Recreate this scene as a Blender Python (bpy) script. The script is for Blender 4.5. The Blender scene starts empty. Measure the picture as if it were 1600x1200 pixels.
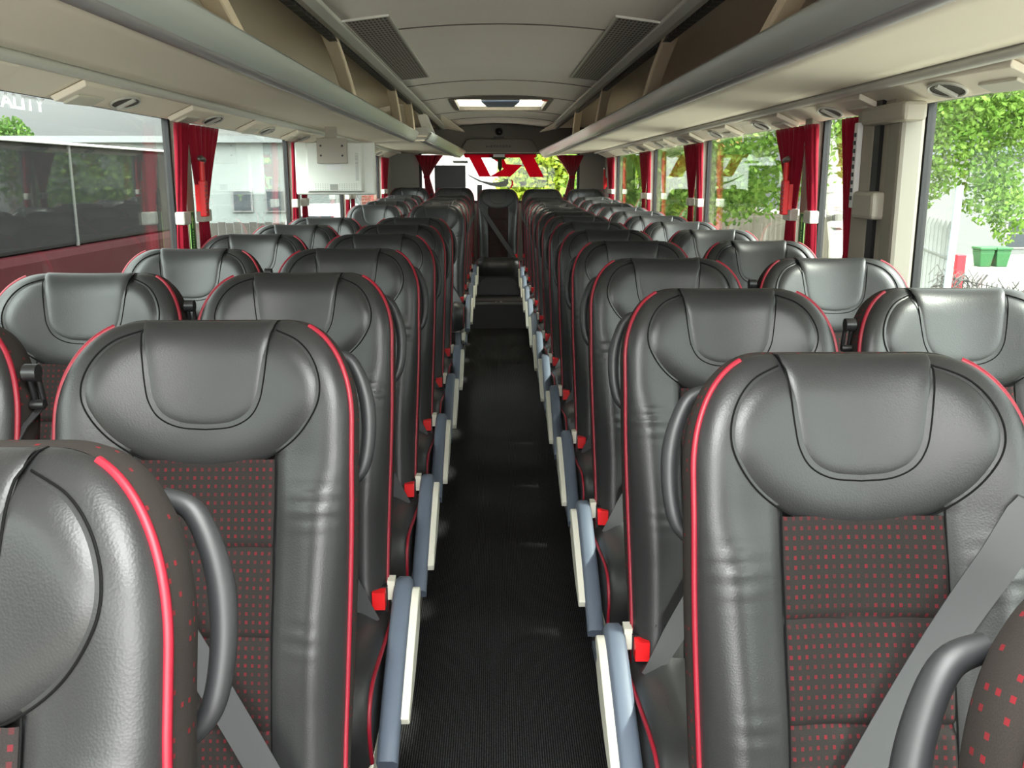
import bpy, math, random
import numpy as np
from mathutils import Vector, Matrix

random.seed(7)
rng = np.random.default_rng(7)
scene = bpy.context.scene
COL = scene.collection
CAMZ = 1.46
PI = math.pi

# ------------------------------------------------------------------ materials
def lin(c):
    return tuple(((x / 12.92) if x <= 0.04045 else ((x + 0.055) / 1.055) ** 2.4) for x in c)

def srgb(r, g, b):
    return lin((r / 255.0, g / 255.0, b / 255.0))

def mat(name, col, rough=0.5, metal=0.0, spec=0.5, coat=0.0):
    m = bpy.data.materials.new(name)
    m.use_nodes = True
    b = m.node_tree.nodes['Principled BSDF']
    b.inputs['Base Color'].default_value = (*col, 1)
    b.inputs['Roughness'].default_value = rough
    b.inputs['Metallic'].default_value = metal
    b.inputs['Specular IOR Level'].default_value = spec
    b.inputs['Coat Weight'].default_value = coat
    return m

def nd(m, t, **kw):
    n = m.node_tree.nodes.new(t)
    for k, v in kw.items():
        setattr(n, k, v)
    return n

def lk(m, a, b):
    m.node_tree.links.new(a, b)

def math_node(m, op, a, b=None, c=None):
    n = nd(m, 'ShaderNodeMath', operation=op)
    for i, v in enumerate((a, b, c)):
        if v is None:
            continue
        if isinstance(v, (int, float)):
            n.inputs[i].default_value = v
        else:
            lk(m, v, n.inputs[i])
    return n.outputs[0]

def add_bump(m, kind='noise', scale=300.0, strength=0.15, dist=0.001, coord='Object', stretch=None):
    tc = nd(m, 'ShaderNodeTexCoord')
    src = tc.outputs[coord]
    if stretch:
        mp = nd(m, 'ShaderNodeMapping')
        mp.inputs['Scale'].default_value = stretch
        lk(m, src, mp.inputs['Vector'])
        src = mp.outputs[0]
    if kind == 'noise':
        t = nd(m, 'ShaderNodeTexNoise')
        t.inputs['Scale'].default_value = scale
        t.inputs['Detail'].default_value = 3
        out = t.outputs['Fac']
    else:
        t = nd(m, 'ShaderNodeTexVoronoi')
        t.inputs['Scale'].default_value = scale
        out = t.outputs['Distance']
    lk(m, src, t.inputs['Vector'])
    bp = nd(m, 'ShaderNodeBump')
    bp.inputs['Strength'].default_value = strength
    bp.inputs['Distance'].default_value = dist
    lk(m, out, bp.inputs['Height'])
    lk(m, bp.outputs[0], m.node_tree.nodes['Principled BSDF'].inputs['Normal'])
    return m

def vary(m, c1, c2, scale=6.0, stretch=None, detail=4.0):
    """base colour wanders between two shades of the same stuff"""
    tc = nd(m, 'ShaderNodeTexCoord')
    src = tc.outputs['Object']
    if stretch:
        mp = nd(m, 'ShaderNodeMapping')
        mp.inputs['Scale'].default_value = stretch
        lk(m, src, mp.inputs['Vector'])
        src = mp.outputs[0]
    t = nd(m, 'ShaderNodeTexNoise')
    t.inputs['Scale'].default_value = scale
    t.inputs['Detail'].default_value = detail
    lk(m, src, t.inputs['Vector'])
    mx = nd(m, 'ShaderNodeMix', data_type='RGBA')
    mx.inputs['A'].default_value = (*c1, 1)
    mx.inputs['B'].default_value = (*c2, 1)
    lk(m, t.outputs['Fac'], mx.inputs['Factor'])
    lk(m, mx.outputs['Result'], m.node_tree.nodes['Principled BSDF'].inputs['Base Color'])
    return m

LEATHER = add_bump(mat('black_leather', (0.019, 0.0192, 0.0195), 0.40, spec=0.48), 'voronoi', 420, 0.25, 0.0006)
SEAM = mat('seam_thread', (0.004, 0.004, 0.004), 0.8, spec=0.1)
PIPING = mat('red_piping', srgb(126, 10, 32), 0.5)
BELT = mat('belt_webbing', (0.036, 0.036, 0.038), 0.55)
BLACKP = mat('black_plastic', (0.012, 0.012, 0.013), 0.35)
HANDLE = mat('dark_grip_plastic', (0.017, 0.0175, 0.019), 0.48)
REDP = mat('red_button_plastic', srgb(214, 24, 28), 0.4)
ARMB = add_bump(mat('slate_plastic', srgb(84, 93, 106), 0.5), 'noise', 500, 0.1, 0.0005)
BEIGEP = mat('ivory_plastic', srgb(205, 203, 188), 0.5)
LEGM = mat('grey_blue_metal', srgb(92, 100, 112), 0.45)
VINYL = mat('black_vinyl', (0.015, 0.014, 0.013), 0.45)
ALU = mat('aluminium', (0.35, 0.33, 0.31), 0.35, metal=0.8)
UNDER = vary(add_bump(mat('cream_lining', srgb(240, 231, 215), 0.85, spec=0.2), 'noise', 220, 0.12, 0.001), srgb(237, 228, 211), srgb(243, 236, 222), 5, (1, 0.25, 1))
LIPM = mat('silver_grey_trim', srgb(188, 194, 192), 0.36, metal=0.2)
LIPR = mat('grey_plastic', srgb(200, 200, 192), 0.45)
TAUPE = mat('taupe_lining', srgb(218, 208, 190), 0.85, spec=0.2)
CEILM = vary(add_bump(mat('grey_headliner', srgb(234, 228, 219), 0.9, spec=0.15), 'noise', 200, 0.1, 0.001), srgb(231, 225, 216), srgb(237, 231, 223), 4, (0.3, 1, 1))
GREYW = mat('grey_side_panel', srgb(160, 158, 150), 0.7)
PILLAR = mat('warm_grey_pillar', srgb(160, 152, 138), 0.6)
PILLARL = mat('pale_pillar_cover', srgb(172, 166, 152), 0.5)
RUBBER = mat('window_rubber', (0.006, 0.006, 0.007), 0.5)
DARKP = mat('rear_panel_plastic', srgb(120, 115, 106), 0.6)
CURT = add_bump(mat('red_curtain_cloth', srgb(150, 8, 38), 0.8, spec=0.2), 'noise', 300, 0.1, 0.001)
CURT.node_tree.nodes['Principled BSDF'].inputs['Sheen Weight'].default_value = 0.3
TIEM = mat('pale_tie_band', srgb(214, 210, 200), 0.6)
TVW = mat('tv_white_plastic', srgb(226, 229, 220), 0.4)
TVG = mat('tv_grey_detail', srgb(158, 160, 152), 0.5)
WHITE = mat('white_paint', (0.8, 0.8, 0.78), 0.5)
GREENS = mat('green_sticker', srgb(24, 110, 44), 0.5)
GREENL = mat('pale_green_print', srgb(176, 226, 130), 0.5)

def film_mat(name, col, through=0.5):
    m = bpy.data.materials.new(name)
    m.use_nodes = True
    m.node_tree.nodes.clear()
    out = nd(m, 'ShaderNodeOutputMaterial')
    a = nd(m, 'ShaderNodeBsdfTranslucent'); a.inputs[0].default_value = (*col, 1)
    b = nd(m, 'ShaderNodeBsdfDiffuse'); b.inputs[0].default_value = (*col, 1)
    mx = nd(m, 'ShaderNodeMixShader'); mx.inputs[0].default_value = 1.0 - through
    lk(m, a.outputs[0], mx.inputs[1]); lk(m, b.outputs[0], mx.inputs[2]); lk(m, mx.outputs[0], out.inputs[0])
    return m
LETTERW = film_mat('white_lettering', (0.95, 0.95, 0.95), 0.85)
LETTERG = film_mat('grey_lettering', srgb(136, 138, 134))
LETTERR = film_mat('red_lettering', srgb(196, 36, 64))
BLUEM = mat('blue_plastic', srgb(52, 122, 176), 0.5)

# carpet: black rib
CARPET = mat('ribbed_black_carpet', (0.012, 0.012, 0.014), 0.95, spec=0.1)
def _carpet(m):
    tc = nd(m, 'ShaderNodeTexCoord')
    w = nd(m, 'ShaderNodeTexWave', wave_type='BANDS', bands_direction='X')
    w.inputs['Scale'].default_value = 50
    w.inputs['Distortion'].default_value = 0.6
    w.inputs['Detail'].default_value = 2
    w.inputs['Detail Scale'].default_value = 3
    lk(m, tc.outputs['Object'], w.inputs['Vector'])
    nz = nd(m, 'ShaderNodeTexNoise')
    nz.inputs['Scale'].default_value = 140
    nz.inputs['Detail'].default_value = 4
    lk(m, tc.outputs['Object'], nz.inputs['Vector'])
    v = math_node(m, 'MULTIPLY', w.outputs['Fac'], nz.outputs['Fac'])
    mx = nd(m, 'ShaderNodeMix', data_type='RGBA')
    mx.inputs['A'].default_value = (0.004, 0.004, 0.005, 1)
    mx.inputs['B'].default_value = (0.08, 0.078, 0.078, 1)
    lk(m, v, mx.inputs['Factor'])
    b = m.node_tree.nodes['Principled BSDF']
    lk(m, mx.outputs['Result'], b.inputs['Base Color'])
    bp = nd(m, 'ShaderNodeBump')
    bp.inputs['Strength'].default_value = 0.8
    bp.inputs['Distance'].default_value = 0.003
    lk(m, v, bp.inputs['Height'])
    lk(m, bp.outputs[0], b.inputs['Normal'])
_carpet(CARPET)

def dotted(name, base, dot, cx, cy, dx, dy, keep=0.0, rough=0.9):
    """woven cloth with rows of small red marks; UV is in metres"""
    m = mat(name, base, rough, spec=0.15)
    uv = nd(m, 'ShaderNodeUVMap')
    sp = nd(m, 'ShaderNodeSeparateXYZ')
    lk(m, uv.outputs[0], sp.inputs[0])
    x = math_node(m, 'DIVIDE', sp.outputs[0], cx)
    y = math_node(m, 'DIVIDE', sp.outputs[1], cy)
    fx, fy = math_node(m, 'FRACT', x), math_node(m, 'FRACT', y)
    ax = math_node(m, 'ABSOLUTE', math_node(m, 'SUBTRACT', fx, 0.5))
    ay = math_node(m, 'ABSOLUTE', math_node(m, 'SUBTRACT', fy, 0.5))
    inx = math_node(m, 'LESS_THAN', ax, dx)
    iny = math_node(m, 'LESS_THAN', ay, dy)
    cb = nd(m, 'ShaderNodeCombineXYZ')
    lk(m, math_node(m, 'FLOOR', x), cb.inputs[0])
    lk(m, math_node(m, 'FLOOR', y), cb.inputs[1])
    wn = nd(m, 'ShaderNodeTexWhiteNoise', noise_dimensions='2D')
    lk(m, cb.outputs[0], wn.inputs['Vector'])
    nz = nd(m, 'ShaderNodeTexNoise')
    nz.inputs['Scale'].default_value = 900
    lk(m, uv.outputs[0], nz.inputs['Vector'])
    k = math_node(m, 'MULTIPLY', inx, iny)
    amp = math_node(m, 'ADD', math_node(m, 'MULTIPLY', wn.outputs['Value'], 0.65), 0.3)
    k = math_node(m, 'MULTIPLY', k, amp)
    k = math_node(m, 'MULTIPLY', k, math_node(m, 'GREATER_THAN', wn.outputs['Value'], keep))
    wv = math_node(m, 'ADD', math_node(m, 'MULTIPLY', nz.outputs['Fac'], 0.9), 0.55)
    vm = nd(m, 'ShaderNodeVectorMath', operation='SCALE')
    vm.inputs[0].default_value = base
    lk(m, wv, vm.inputs['Scale'])
    mx = nd(m, 'ShaderNodeMix', data_type='RGBA')
    lk(m, vm.outputs[0], mx.inputs['A'])
    mx.inputs['B'].default_value = (*dot, 1)
    lk(m, k, mx.inputs['Factor'])
    lk(m, mx.outputs['Result'], m.node_tree.nodes['Principled BSDF'].inputs['Base Color'])
    bp = nd(m, 'ShaderNodeBump')
    bp.inputs['Strength'].default_value = 0.3
    bp.inputs['Distance'].default_value = 0.0006
    lk(m, nz.outputs['Fac'], bp.inputs['Height'])
    lk(m, bp.outputs[0], m.node_tree.nodes['Principled BSDF'].inputs['Normal'])
    return m

FABRIC = dotted('dotted_fabric', (0.017, 0.0145, 0.0135), srgb(88, 25, 31), 0.0104, 0.0122, 0.19, 0.20)
SIDEF = dotted('side_fabric', (0.026, 0.0215, 0.019), srgb(112, 26, 33), 0.0120, 0.0140, 0.16, 0.18, keep=0.72)

def glass(name, tint=(0.93, 0.96, 0.95), f0=0.025):
    m = bpy.data.materials.new(name)
    m.use_nodes = True
    nt = m.node_tree
    nt.nodes.clear()
    out = nd(m, 'ShaderNodeOutputMaterial')
    tr = nd(m, 'ShaderNodeBsdfTransparent')
    tr.inputs[0].default_value = (*tint, 1)
    gl = nd(m, 'ShaderNodeBsdfGlossy')
    gl.inputs['Roughness'].default_value = 0.0
    lw = nd(m, 'ShaderNodeLayerWeight')
    lw.inputs['Blend'].default_value = 0.5
    p5 = math_node(m, 'POWER', lw.outputs['Facing'], 5.0)
    fr = math_node(m, 'ADD', math_node(m, 'MULTIPLY', p5, 1.0 - f0), f0)
    mx = nd(m, 'ShaderNodeMixShader')
    lk(m, fr, mx.inputs[0])
    lk(m, tr.outputs[0], mx.inputs[1])
    lk(m, gl.outputs[0], mx.inputs[2])
    lk(m, mx.outputs[0], out.inputs[0])
    return m
GLASS = glass('window_glass', (0.73, 0.77, 0.75))
GLASSR = glass('clear_rear_glass', (0.95, 0.96, 0.95))

HATCHM = bpy.data.materials.new('milky_hatch_panel')
HATCHM.use_nodes = True
def _hatch(m):
    m.node_tree.nodes.clear()
    out = nd(m, 'ShaderNodeOutputMaterial')
    a = nd(m, 'ShaderNodeBsdfTranslucent'); a.inputs[0].default_value = (0.8, 0.79, 0.72, 1)
    b = nd(m, 'ShaderNodeBsdfDiffuse'); b.inputs[0].default_value = (0.8, 0.8, 0.75, 1)
    mx = nd(m, 'ShaderNodeMixShader'); mx.inputs[0].default_value = 0.4
    lk(m, a.outputs[0], mx.inputs[1]); lk(m, b.outputs[0], mx.inputs[2]); lk(m, mx.outputs[0], out.inputs[0])
_hatch(HATCHM)

# perforated vent metal: dark mesh with holes as bump/colour cells
VENT = mat('perforated_grille', (0.10, 0.095, 0.09), 0.5)
def _vent(m):
    tc = nd(m, 'ShaderNodeTexCoord')
    sp = nd(m, 'ShaderNodeSeparateXYZ')
    lk(m, tc.outputs['Object'], sp.inputs[0])
    fx = math_node(m, 'FRACT', math_node(m, 'DIVIDE', sp.outputs[0], 0.014))
    row = math_node(m, 'DIVIDE', sp.outputs[1], 0.05)
    fy = math_node(m, 'FRACT', row)
    ax = math_node(m, 'ABSOLUTE', math_node(m, 'SUBTRACT', fx, 0.5))
    ay = math_node(m, 'ABSOLUTE', math_node(m, 'SUBTRACT', fy, 0.5))
    hole = math_node(m, 'MULTIPLY', math_node(m, 'LESS_THAN', ax, 0.32), math_node(m, 'LESS_THAN', ay, 0.34))
    mx = nd(m, 'ShaderNodeMix', data_type='RGBA')
    mx.inputs['A'].default_value = (*srgb(160, 150, 140), 1)
    mx.inputs['B'].default_value = (0.012, 0.011, 0.010, 1)
    lk(m, hole, mx.inputs['Factor'])
    lk(m, mx.outputs['Result'], m.node_tree.nodes['Principled BSDF'].inputs['Base Color'])
_vent(VENT)

# ------------------------------------------------------------------ mesh helpers
def mesh_of(name, verts, faces, material, smooth=True, uv=None):
    me = bpy.data.meshes.new(name)
    me.from_pydata([tuple(map(float, v)) for v in verts], [], [tuple(f) for f in faces])
    if uv is not None:
        l = me.uv_layers.new(name='UVMap')
        for lp in me.loops:
            l.data[lp.index].uv = uv[lp.vertex_index]
    me.materials.append(material)
    if smooth:
        me.polygons.foreach_set('use_smooth', [True] * len(me.polygons))
        try:
            me.set_sharp_from_angle(angle=math.radians(48))
        except Exception:
            pass
    me.update()
    return me

def link(name, me, parent=None):
    o = bpy.data.objects.new(name, me)
    COL.objects.link(o)
    if parent is not None:
        o.parent = parent
    return o

def tag(o, label=None, cat=None, group=None, kind=None):
    for k, v in (('label', label), ('category', cat), ('group', group), ('kind', kind)):
        if v:
            o[k] = v
    return o

def empty(name, loc=(0, 0, 0)):
    o = bpy.data.objects.new(name, None)
    o.location = loc
    o.empty_display_size = 0.1
    COL.objects.link(o)
    return o

class MB:
    def __init__(self):
        self.v, self.f = [], []
    def add(self, v, f):
        n = len(self.v)
        self.v += [tuple(p) for p in v]
        self.f += [tuple(i + n for i in q) for q in f]
        return self
    def box(self, x0, x1, y0, y1, z0, z1):
        p = [(x0, y0, z0), (x1, y0, z0), (x1, y1, z0), (x0, y1, z0), (x0, y0, z1), (x1, y0, z1), (x1, y1, z1), (x0, y1, z1)]
        return self.add(p, [(0, 3, 2, 1), (4, 5, 6, 7), (0, 1, 5, 4), (1, 2, 6, 5), (2, 3, 7, 6), (3, 0, 4, 7)])
    def hexa(self, p):
        return self.add(p, [(0, 3, 2, 1), (4, 5, 6, 7), (0, 1, 5, 4), (1, 2, 6, 5), (2, 3, 7, 6), (3, 0, 4, 7)])
    def prism(self, poly, axis, a, b):
        """extrude a 2-D polygon along an axis (0=x: poly is (y,z); 1=y: (x,z); 2=z: (x,y))"""
        def P(q, t):
            return (t, q[0], q[1]) if axis == 0 else ((q[0], t, q[1]) if axis == 1 else (q[0], q[1], t))
        n = len(poly)
        v = [P(q, a) for q in poly] + [P(q, b) for q in poly]
        f = [tuple(range(n))[::-1], tuple(range(n, 2 * n))] + [(i, (i + 1) % n, n + (i + 1) % n, n + i) for i in range(n)]
        return self.add(v, f)
    def loft(self, rings, closed=True, caps=True):
        n = len(rings[0])
        v = [p for r in rings for p in r]
        f = []
        for i in range(len(rings) - 1):
            for j in range(n if closed else n - 1):
                a, b = i * n + j, i * n + (j + 1) % n
                f.append((a, b, b + n, a + n))
        if caps and closed:
            f.append(tuple(range(n))[::-1])
            f.append(tuple(range((len(rings) - 1) * n, len(rings) * n)))
        return self.add(v, f)
    def tube(self, pts, r, seg=10, rad=None):
        pts = [Vector(p) for p in pts]
        rings = []
        up = Vector((0.13, 0.21, 0.97))
        for i, p in enumerate(pts):
            t = (pts[min(i + 1, len(pts) - 1)] - pts[max(i - 1, 0)]).normalized()
            u = up - t * up.dot(t)
            if u.length < 1e-4:
                u = t.orthogonal()
            u.normalize()
            w = t.cross(u)
            rr = rad[i] if rad else r
            rings.append([p + (u * math.cos(2 * PI * k / seg) + w * math.sin(2 * PI * k / seg)) * rr for k in range(seg)])
            up = u
        return self.loft(rings)
    def ball(self, c, r, n=10, m=14):
        rings = []
        for i in range(n + 1):
            a = PI * (i + 0.02) / (n + 0.04)
            rings.append([(c[0] + r[0] * math.sin(a) * math.cos(2 * PI * k / m), c[1] + r[1] * math.sin(a) * math.sin(2 * PI * k / m), c[2] - r[2] * math.cos(a)) for k in range(m)])
        return self.loft(rings)
    def mesh(self, name, material, smooth=True):
        return mesh_of(name, self.v, self.f, material, smooth)
    def build(self, name, material, parent=None, smooth=True):
        return link(name, self.mesh(name, material, smooth), parent)

def bevel(o, w=0.004, seg=2):
    b = o.modifiers.new('bevel', 'BEVEL')
    b.width, b.segments, b.limit_method, b.angle_limit = w, seg, 'ANGLE', math.radians(40)
    return o

def struct(o):
    o['kind'] = 'structure'
    return o

def catmull(pts, n, closed=False):
    P = [np.array(p, float) for p in pts]
    m = len(P)
    out = []
    segs = m if closed else m - 1
    for i in range(segs):
        if closed:
            p0, p1, p2, p3 = P[(i - 1) % m], P[i], P[(i + 1) % m], P[(i + 2) % m]
        else:
            p0, p1, p2, p3 = P[max(i - 1, 0)], P[i], P[i + 1], P[min(i + 2, m - 1)]
        for k in range(n):
            t = k / n
            out.append(0.5 * ((2 * p1) + (-p0 + p2) * t + (2 * p0 - 5 * p1 + 4 * p2 - p3) * t * t + (-p0 + 3 * p1 - 3 * p2 + p3) * t ** 3))
    if not closed:
        out.append(P[-1])
    return out

def text_mesh(s, size, material, depth=0.002, name='lettering'):
    cu = bpy.data.curves.new(name, 'FONT')
    cu.body = s
    cu.size = size
    cu.extrude = depth
    cu.offset = 0.0012
    cu.align_x = 'CENTER'
    tmp = bpy.data.objects.new('tmp_text', cu)
    COL.objects.link(tmp)
    bpy.context.view_layer.update()
    dg = bpy.context.evaluated_depsgraph_get()
    me = bpy.data.meshes.new_from_object(tmp.evaluated_get(dg))
    bpy.data.objects.remove(tmp)
    me.materials.clear()
    me.materials.append(material)
    return me

# ------------------------------------------------------------------ the seat
ALPHA = math.radians(16)
SA, CA = math.sin(ALPHA), math.cos(ALPHA)
LB = 0.782
HY, HZ = -0.214, 0.366

def curl(u, t):
    """the back is dished: its wings come forward of the middle"""
    f = 1.0 - 0.5 * min(max((t - 0.22) / 0.35, 0.0), 1.0)
    return 0.056 * f * min(abs(u) / 0.205, 1.15) ** 2

def BP(u, t, w):
    v = LB - t
    w = w + curl(u, t)
    return (u, HY + v * SA - w * CA, HZ + v * CA + w * SA)

def Wt(t):
    t = np.asarray(t, float)
    q = np.clip(t / 0.155, 0, 1)
    top = 0.098 + 0.117 * np.sqrt(np.clip(1 - (1 - q) ** 2, 0, 1)) ** 0.9
    s = np.clip((t - 0.25) / 0.45, 0, 1)
    return top - 0.012 * s * s * (3 - 2 * s)

# outline as polyline of (u, t), bottom right -> top -> bottom left
_tt = 0.155 * (1 - np.cos(np.linspace(0, PI / 2, 26)))
_tl = np.concatenate([_tt, np.linspace(0.168, LB, 40)])
_right = np.stack([Wt(_tl), _tl], 1)
OUTL = np.concatenate([_right[::-1], _right * np.array([-1, 1])])

def dist_outline(U, T):
    P = np.stack([U.ravel(), T.ravel()], 1)
    A, B = OUTL[:-1], OUTL[1:]
    d = np.full(len(P), 9.0)
    for a, b in zip(A, B):
        ab = b - a
        l2 = max(float(ab @ ab), 1e-12)
        k = np.clip(((P - a) @ ab) / l2, 0, 1)
        q = a + k[:, None] * ab - P
        d = np.minimum(d, np.sqrt((q * q).sum(1)))
    return d.reshape(U.shape)

THICK, RND = 0.046, 0.060
def wbase(U, T):
    U, T = np.asarray(U, float), np.asarray(T, float)
    D = dist_outline(U, T)
    q = np.clip(D / RND, 0, 1)
    E = np.sqrt(np.clip(1 - (1 - q) ** 2, 0, 1))
    low = np.clip((T - 0.20) / 0.10, 0, 1)
    low = low * low * (3 - 2 * low)
    bol = 0.016 * np.exp(-((np.abs(U) - 0.160) / 0.050) ** 2) * low
    head = 0.004 * (np.abs(U) / 0.19) ** 2 * (1 - low) * np.clip(T / 0.1, 0, 1)
    lum = 0.018 * np.exp(-((T - 0.50) / 0.16) ** 2)
    return E * (THICK + bol + head + lum)

def wrinkle(U, T):
    g = np.exp(-((T - 0.275) / 0.035) ** 2) * np.exp(-((np.abs(U) - 0.172) / 0.034) ** 2)
    g2 = np.exp(-((T - 0.47) / 0.03) ** 2) * np.exp(-((np.abs(U) - 0.150) / 0.025) ** 2)
    return 0.0022 * g * np.sin(T * 2 * PI / 0.024 + U * 14) + 0.0012 * g2 * np.sin(T * 2 * PI / 0.026 - U * 22)

def grid_faces(r, c):
    return [(i * c + j, i * c + j + 1, (i + 1) * c + j + 1, (i + 1) * c + j) for i in range(r - 1) for j in range(c - 1)]

def base_leather():
    tl = np.concatenate([0.17 * (1 - np.cos(np.linspace(0, PI / 2, 22))), np.linspace(0.176, LB, 92)])
    a = np.sin(np.linspace(-PI / 2, PI / 2, 47))
    T, A = np.meshgrid(tl, a, indexing='ij')
    U = A * Wt(T)
    W = wbase(U, T) + wrinkle(U, T)
    # side seam where the insert begins
    ins = (np.abs(U) < 0.1035) & (T > 0.2)
    W = np.where(ins, W - 0.012, W)
    v = [BP(u, t, w) for u, t, w in zip(U.ravel(), T.ravel(), W.ravel())]
    return mesh_of('backrest', v, grid_faces(len(tl), len(a)), LEATHER)

EGG = [(0.0, 0.228), (0.052, 0.222), (0.098, 0.206), (0.140, 0.175), (0.167, 0.135), (0.172, 0.100), (0.160, 0.064), (0.136, 0.036), (0.100, 0.018)]
PADB = [(0.098, 0.0), (0.0945, 0.03), (0.0905, 0.065), (0.087, 0.095), (0.081, 0.125), (0.066, 0.149), (0.038, 0.163), (0.0, 0.1665)]

def egg_boundary():
    half = catmull(EGG, 6)                       # bottom centre -> top right
    right = [(p[0], p[1]) for p in half]
    left = [(-p[0], p[1]) for p in half[::-1]]
    top = [(0.1 - 0.2 * k / 14, 0.018) for k in range(1, 14)]
    return np.array(right + top + left[:-1])
def pad_boundary():
    half = catmull(PADB, 6)                      # top right -> bottom centre
    right = [(p[0], p[1]) for p in half]
    left = [(-p[0], p[1]) for p in half[::-1]]
    top = [(-0.098 + 0.196 * k / 18, 0.0) for k in range(1, 18)]
    return np.array(right + left[1:] + top)

def patch(name, bnd, centre, offfun, material):
    c = np.array(centre)
    rs = np.sin(np.linspace(0, PI / 2, 18))[1:]
    pts, rr = [c], [0.0]
    for r in rs:
        for b in bnd:
            pts.append(c + (b - c) * r)
            rr.append(r)
    P, R = np.array(pts), np.array(rr)
    W = wbase(P[:, 0], P[:, 1]) + offfun(P[:, 0], P[:, 1], R)
    v = [BP(p[0], p[1], w) for p, w in zip(P, W)]
    n = len(bnd)
    f = [(0, 1 + (j + 1) % n, 1 + j) for j in range(n)]
    for i in range(len(rs) - 1):
        for j in range(n):
            a, b = 1 + i * n + j, 1 + i * n + (j + 1) % n
            f.append((a, b, b + n, a + n))
    # orientation: make normals face the sitter (-y)
    me = mesh_of(name, v, f, material)
    if sum(p.normal.y * p.area for p in me.polygons) > 0:
        me.flip_normals()
    return me

def off_egg(U, T, R):
    return 0.017 * (1 - R ** 8) - 0.004
def off_pad(U, T, R):
    top = np.exp(-T / 0.018)
    return 0.0125 + (0.0085 * (1 - R ** 14) - 0.0055) * (1 - 0.75 * top) + 0.0025 * top

def egg_bottom(u):
    b = np.array(sorted([(p[0], p[1]) for p in catmull(EGG, 8) if p[1] > 0.09], key=lambda q: q[0]))
    return np.interp(abs(u), b[:, 0], b[:, 1])

QUILT = (0.340, 0.470, 0.600)
def insert_mesh():
    us = np.linspace(-0.104, 0.104, 23)
    us = 0.104 * np.sin(np.linspace(-PI / 2, PI / 2, 23))
    rows = 90
    v, uv = [], []
    Ul, Tl = [], []
    for i in range(rows):
        for u in us:
            t0 = max(egg_bottom(u) - 0.012, 0.211)
            t = t0 + (LB - t0) * i / (rows - 1)
            Ul.append(u); Tl.append(t)
    U, T = np.array(Ul), np.array(Tl)
    q = np.clip((0.104 - np.abs(U)) / 0.012, 0, 1)
    W = wbase(U, T) + 0.004 - 0.007 * (1 - q) ** 2
    for s in QUILT:
        W = W - 0.006 * np.exp(-((T - s) / 0.005) ** 2)
    seg = 0.13
    W = W + 0.003 * np.abs(np.sin((T - QUILT[0]) * PI / seg))
    for u, t, w in zip(U, T, W):
        v.append(BP(u, t, w)); uv.append((u + 0.5, t))
    return mesh_of('fabric_insert', v, grid_faces(rows, 23), FABRIC, uv=uv)

def outline_inset(off):
    P = OUTL
    d = np.gradient(P, axis=0)
    n = np.stack([-d[:, 1], d[:, 0]], 1)
    n /= np.linalg.norm(n, axis=1)[:, None] + 1e-9
    c = np.array([0, 0.35])
    s = np.sign(((P - c) * n).sum(1))
    n *= s[:, None]
    Q = P - n * off
    Q[:, 1] = np.clip(Q[:, 1], None, LB)
    return Q

def shell_mesh():
    prof = [(0.0, 0.0), (-0.014, -0.004), (-0.035, -0.006), (-0.060, -0.003), (-0.076, 0.008), (-0.084, 0.022), (-0.086, 0.04)]
    rings, uvs = [], []
    ac = np.concatenate([[0], np.cumsum(np.linalg.norm(np.diff(OUTL, axis=0), axis=1))])
    depth = 0
    for k, (w, ins) in enumerate(prof):
        Q = outline_inset(ins)
        fade = np.clip((LB - Q[:, 1]) / 0.25, 0.35, 1)
        rings.append([BP(q[0], q[1], w * fd) for q, fd in zip(Q, fade)])
        if k:
            depth += math.hypot(w - prof[k - 1][0], ins - prof[k - 1][1])
        uvs += [(a, depth) for a in ac]
    n = len(OUTL)
    v = [p for r in rings for p in r]
    f = []
    for i in range(len(rings) - 1):
        for j in range(n - 1):
            f.append((i * n + j, i * n + j + 1, (i + 1) * n + j + 1, (i + 1) * n + j))
    last = (len(rings) - 1) * n
    # rear panel in strips between the left and right halves
    for j in range(n // 2 - 1):
        f.append((last + j, last + j + 1, last + n - 2 - j, last + n - 1 - j))
    return mesh_of('back_shell', v, f, SIDEF, uv=uvs)

def piping_mesh():
    m = MB()
    half = len(OUTL) // 2
    out = []
    for seg in (OUTL[:half - 6], OUTL[half + 6:]):
        out.append(MB().tube([BP(q[0] * 1.004, q[1], 0.005) for q in seg], 0.0044, 8).mesh('piping', PIPING))
    return out

def seam_mesh():
    m = MB()
    hb = np.array([(p[0], p[1]) for p in catmull(EGG, 8)])[::-1]
    e = np.concatenate([hb, (hb * np.array([-1, 1]))[::-1][1:]])
    W = wbase(e[:, 0], e[:, 1]) + 0.0006
    m.tube([BP(p[0], p[1], w) for p, w in zip(e, W)], 0.0013, 6)
    pb = np.array([(p[0], p[1]) for p in catmull(PADB, 6)])
    pb = np.concatenate([pb, (pb * np.array([-1, 1]))[::-1][1:]])
    W = wbase(pb[:, 0], pb[:, 1]) + off_egg(0, 0, 0.7) + 0.0015
    W = np.where(pb[:, 1] < 0.02, wbase(pb[:, 0], pb[:, 1]) + 0.004 + 0.3 * pb[:, 1], W)
    m.tube([BP(p[0], p[1], w - 0.0006) for p, w in zip(pb, W)], 0.0012, 6)
    for s in (-1, 1):
        tl = np.linspace(egg_bottom(0.104), LB - 0.01, 40)
        W = wbase(np.full(40, s * 0.1045), tl)
        m.tube([BP(s * 0.1045, t, w - 0.001) for t, w in zip(tl, W)], 0.0012, 6)
    return m.mesh('seam', SEAM)

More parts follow.
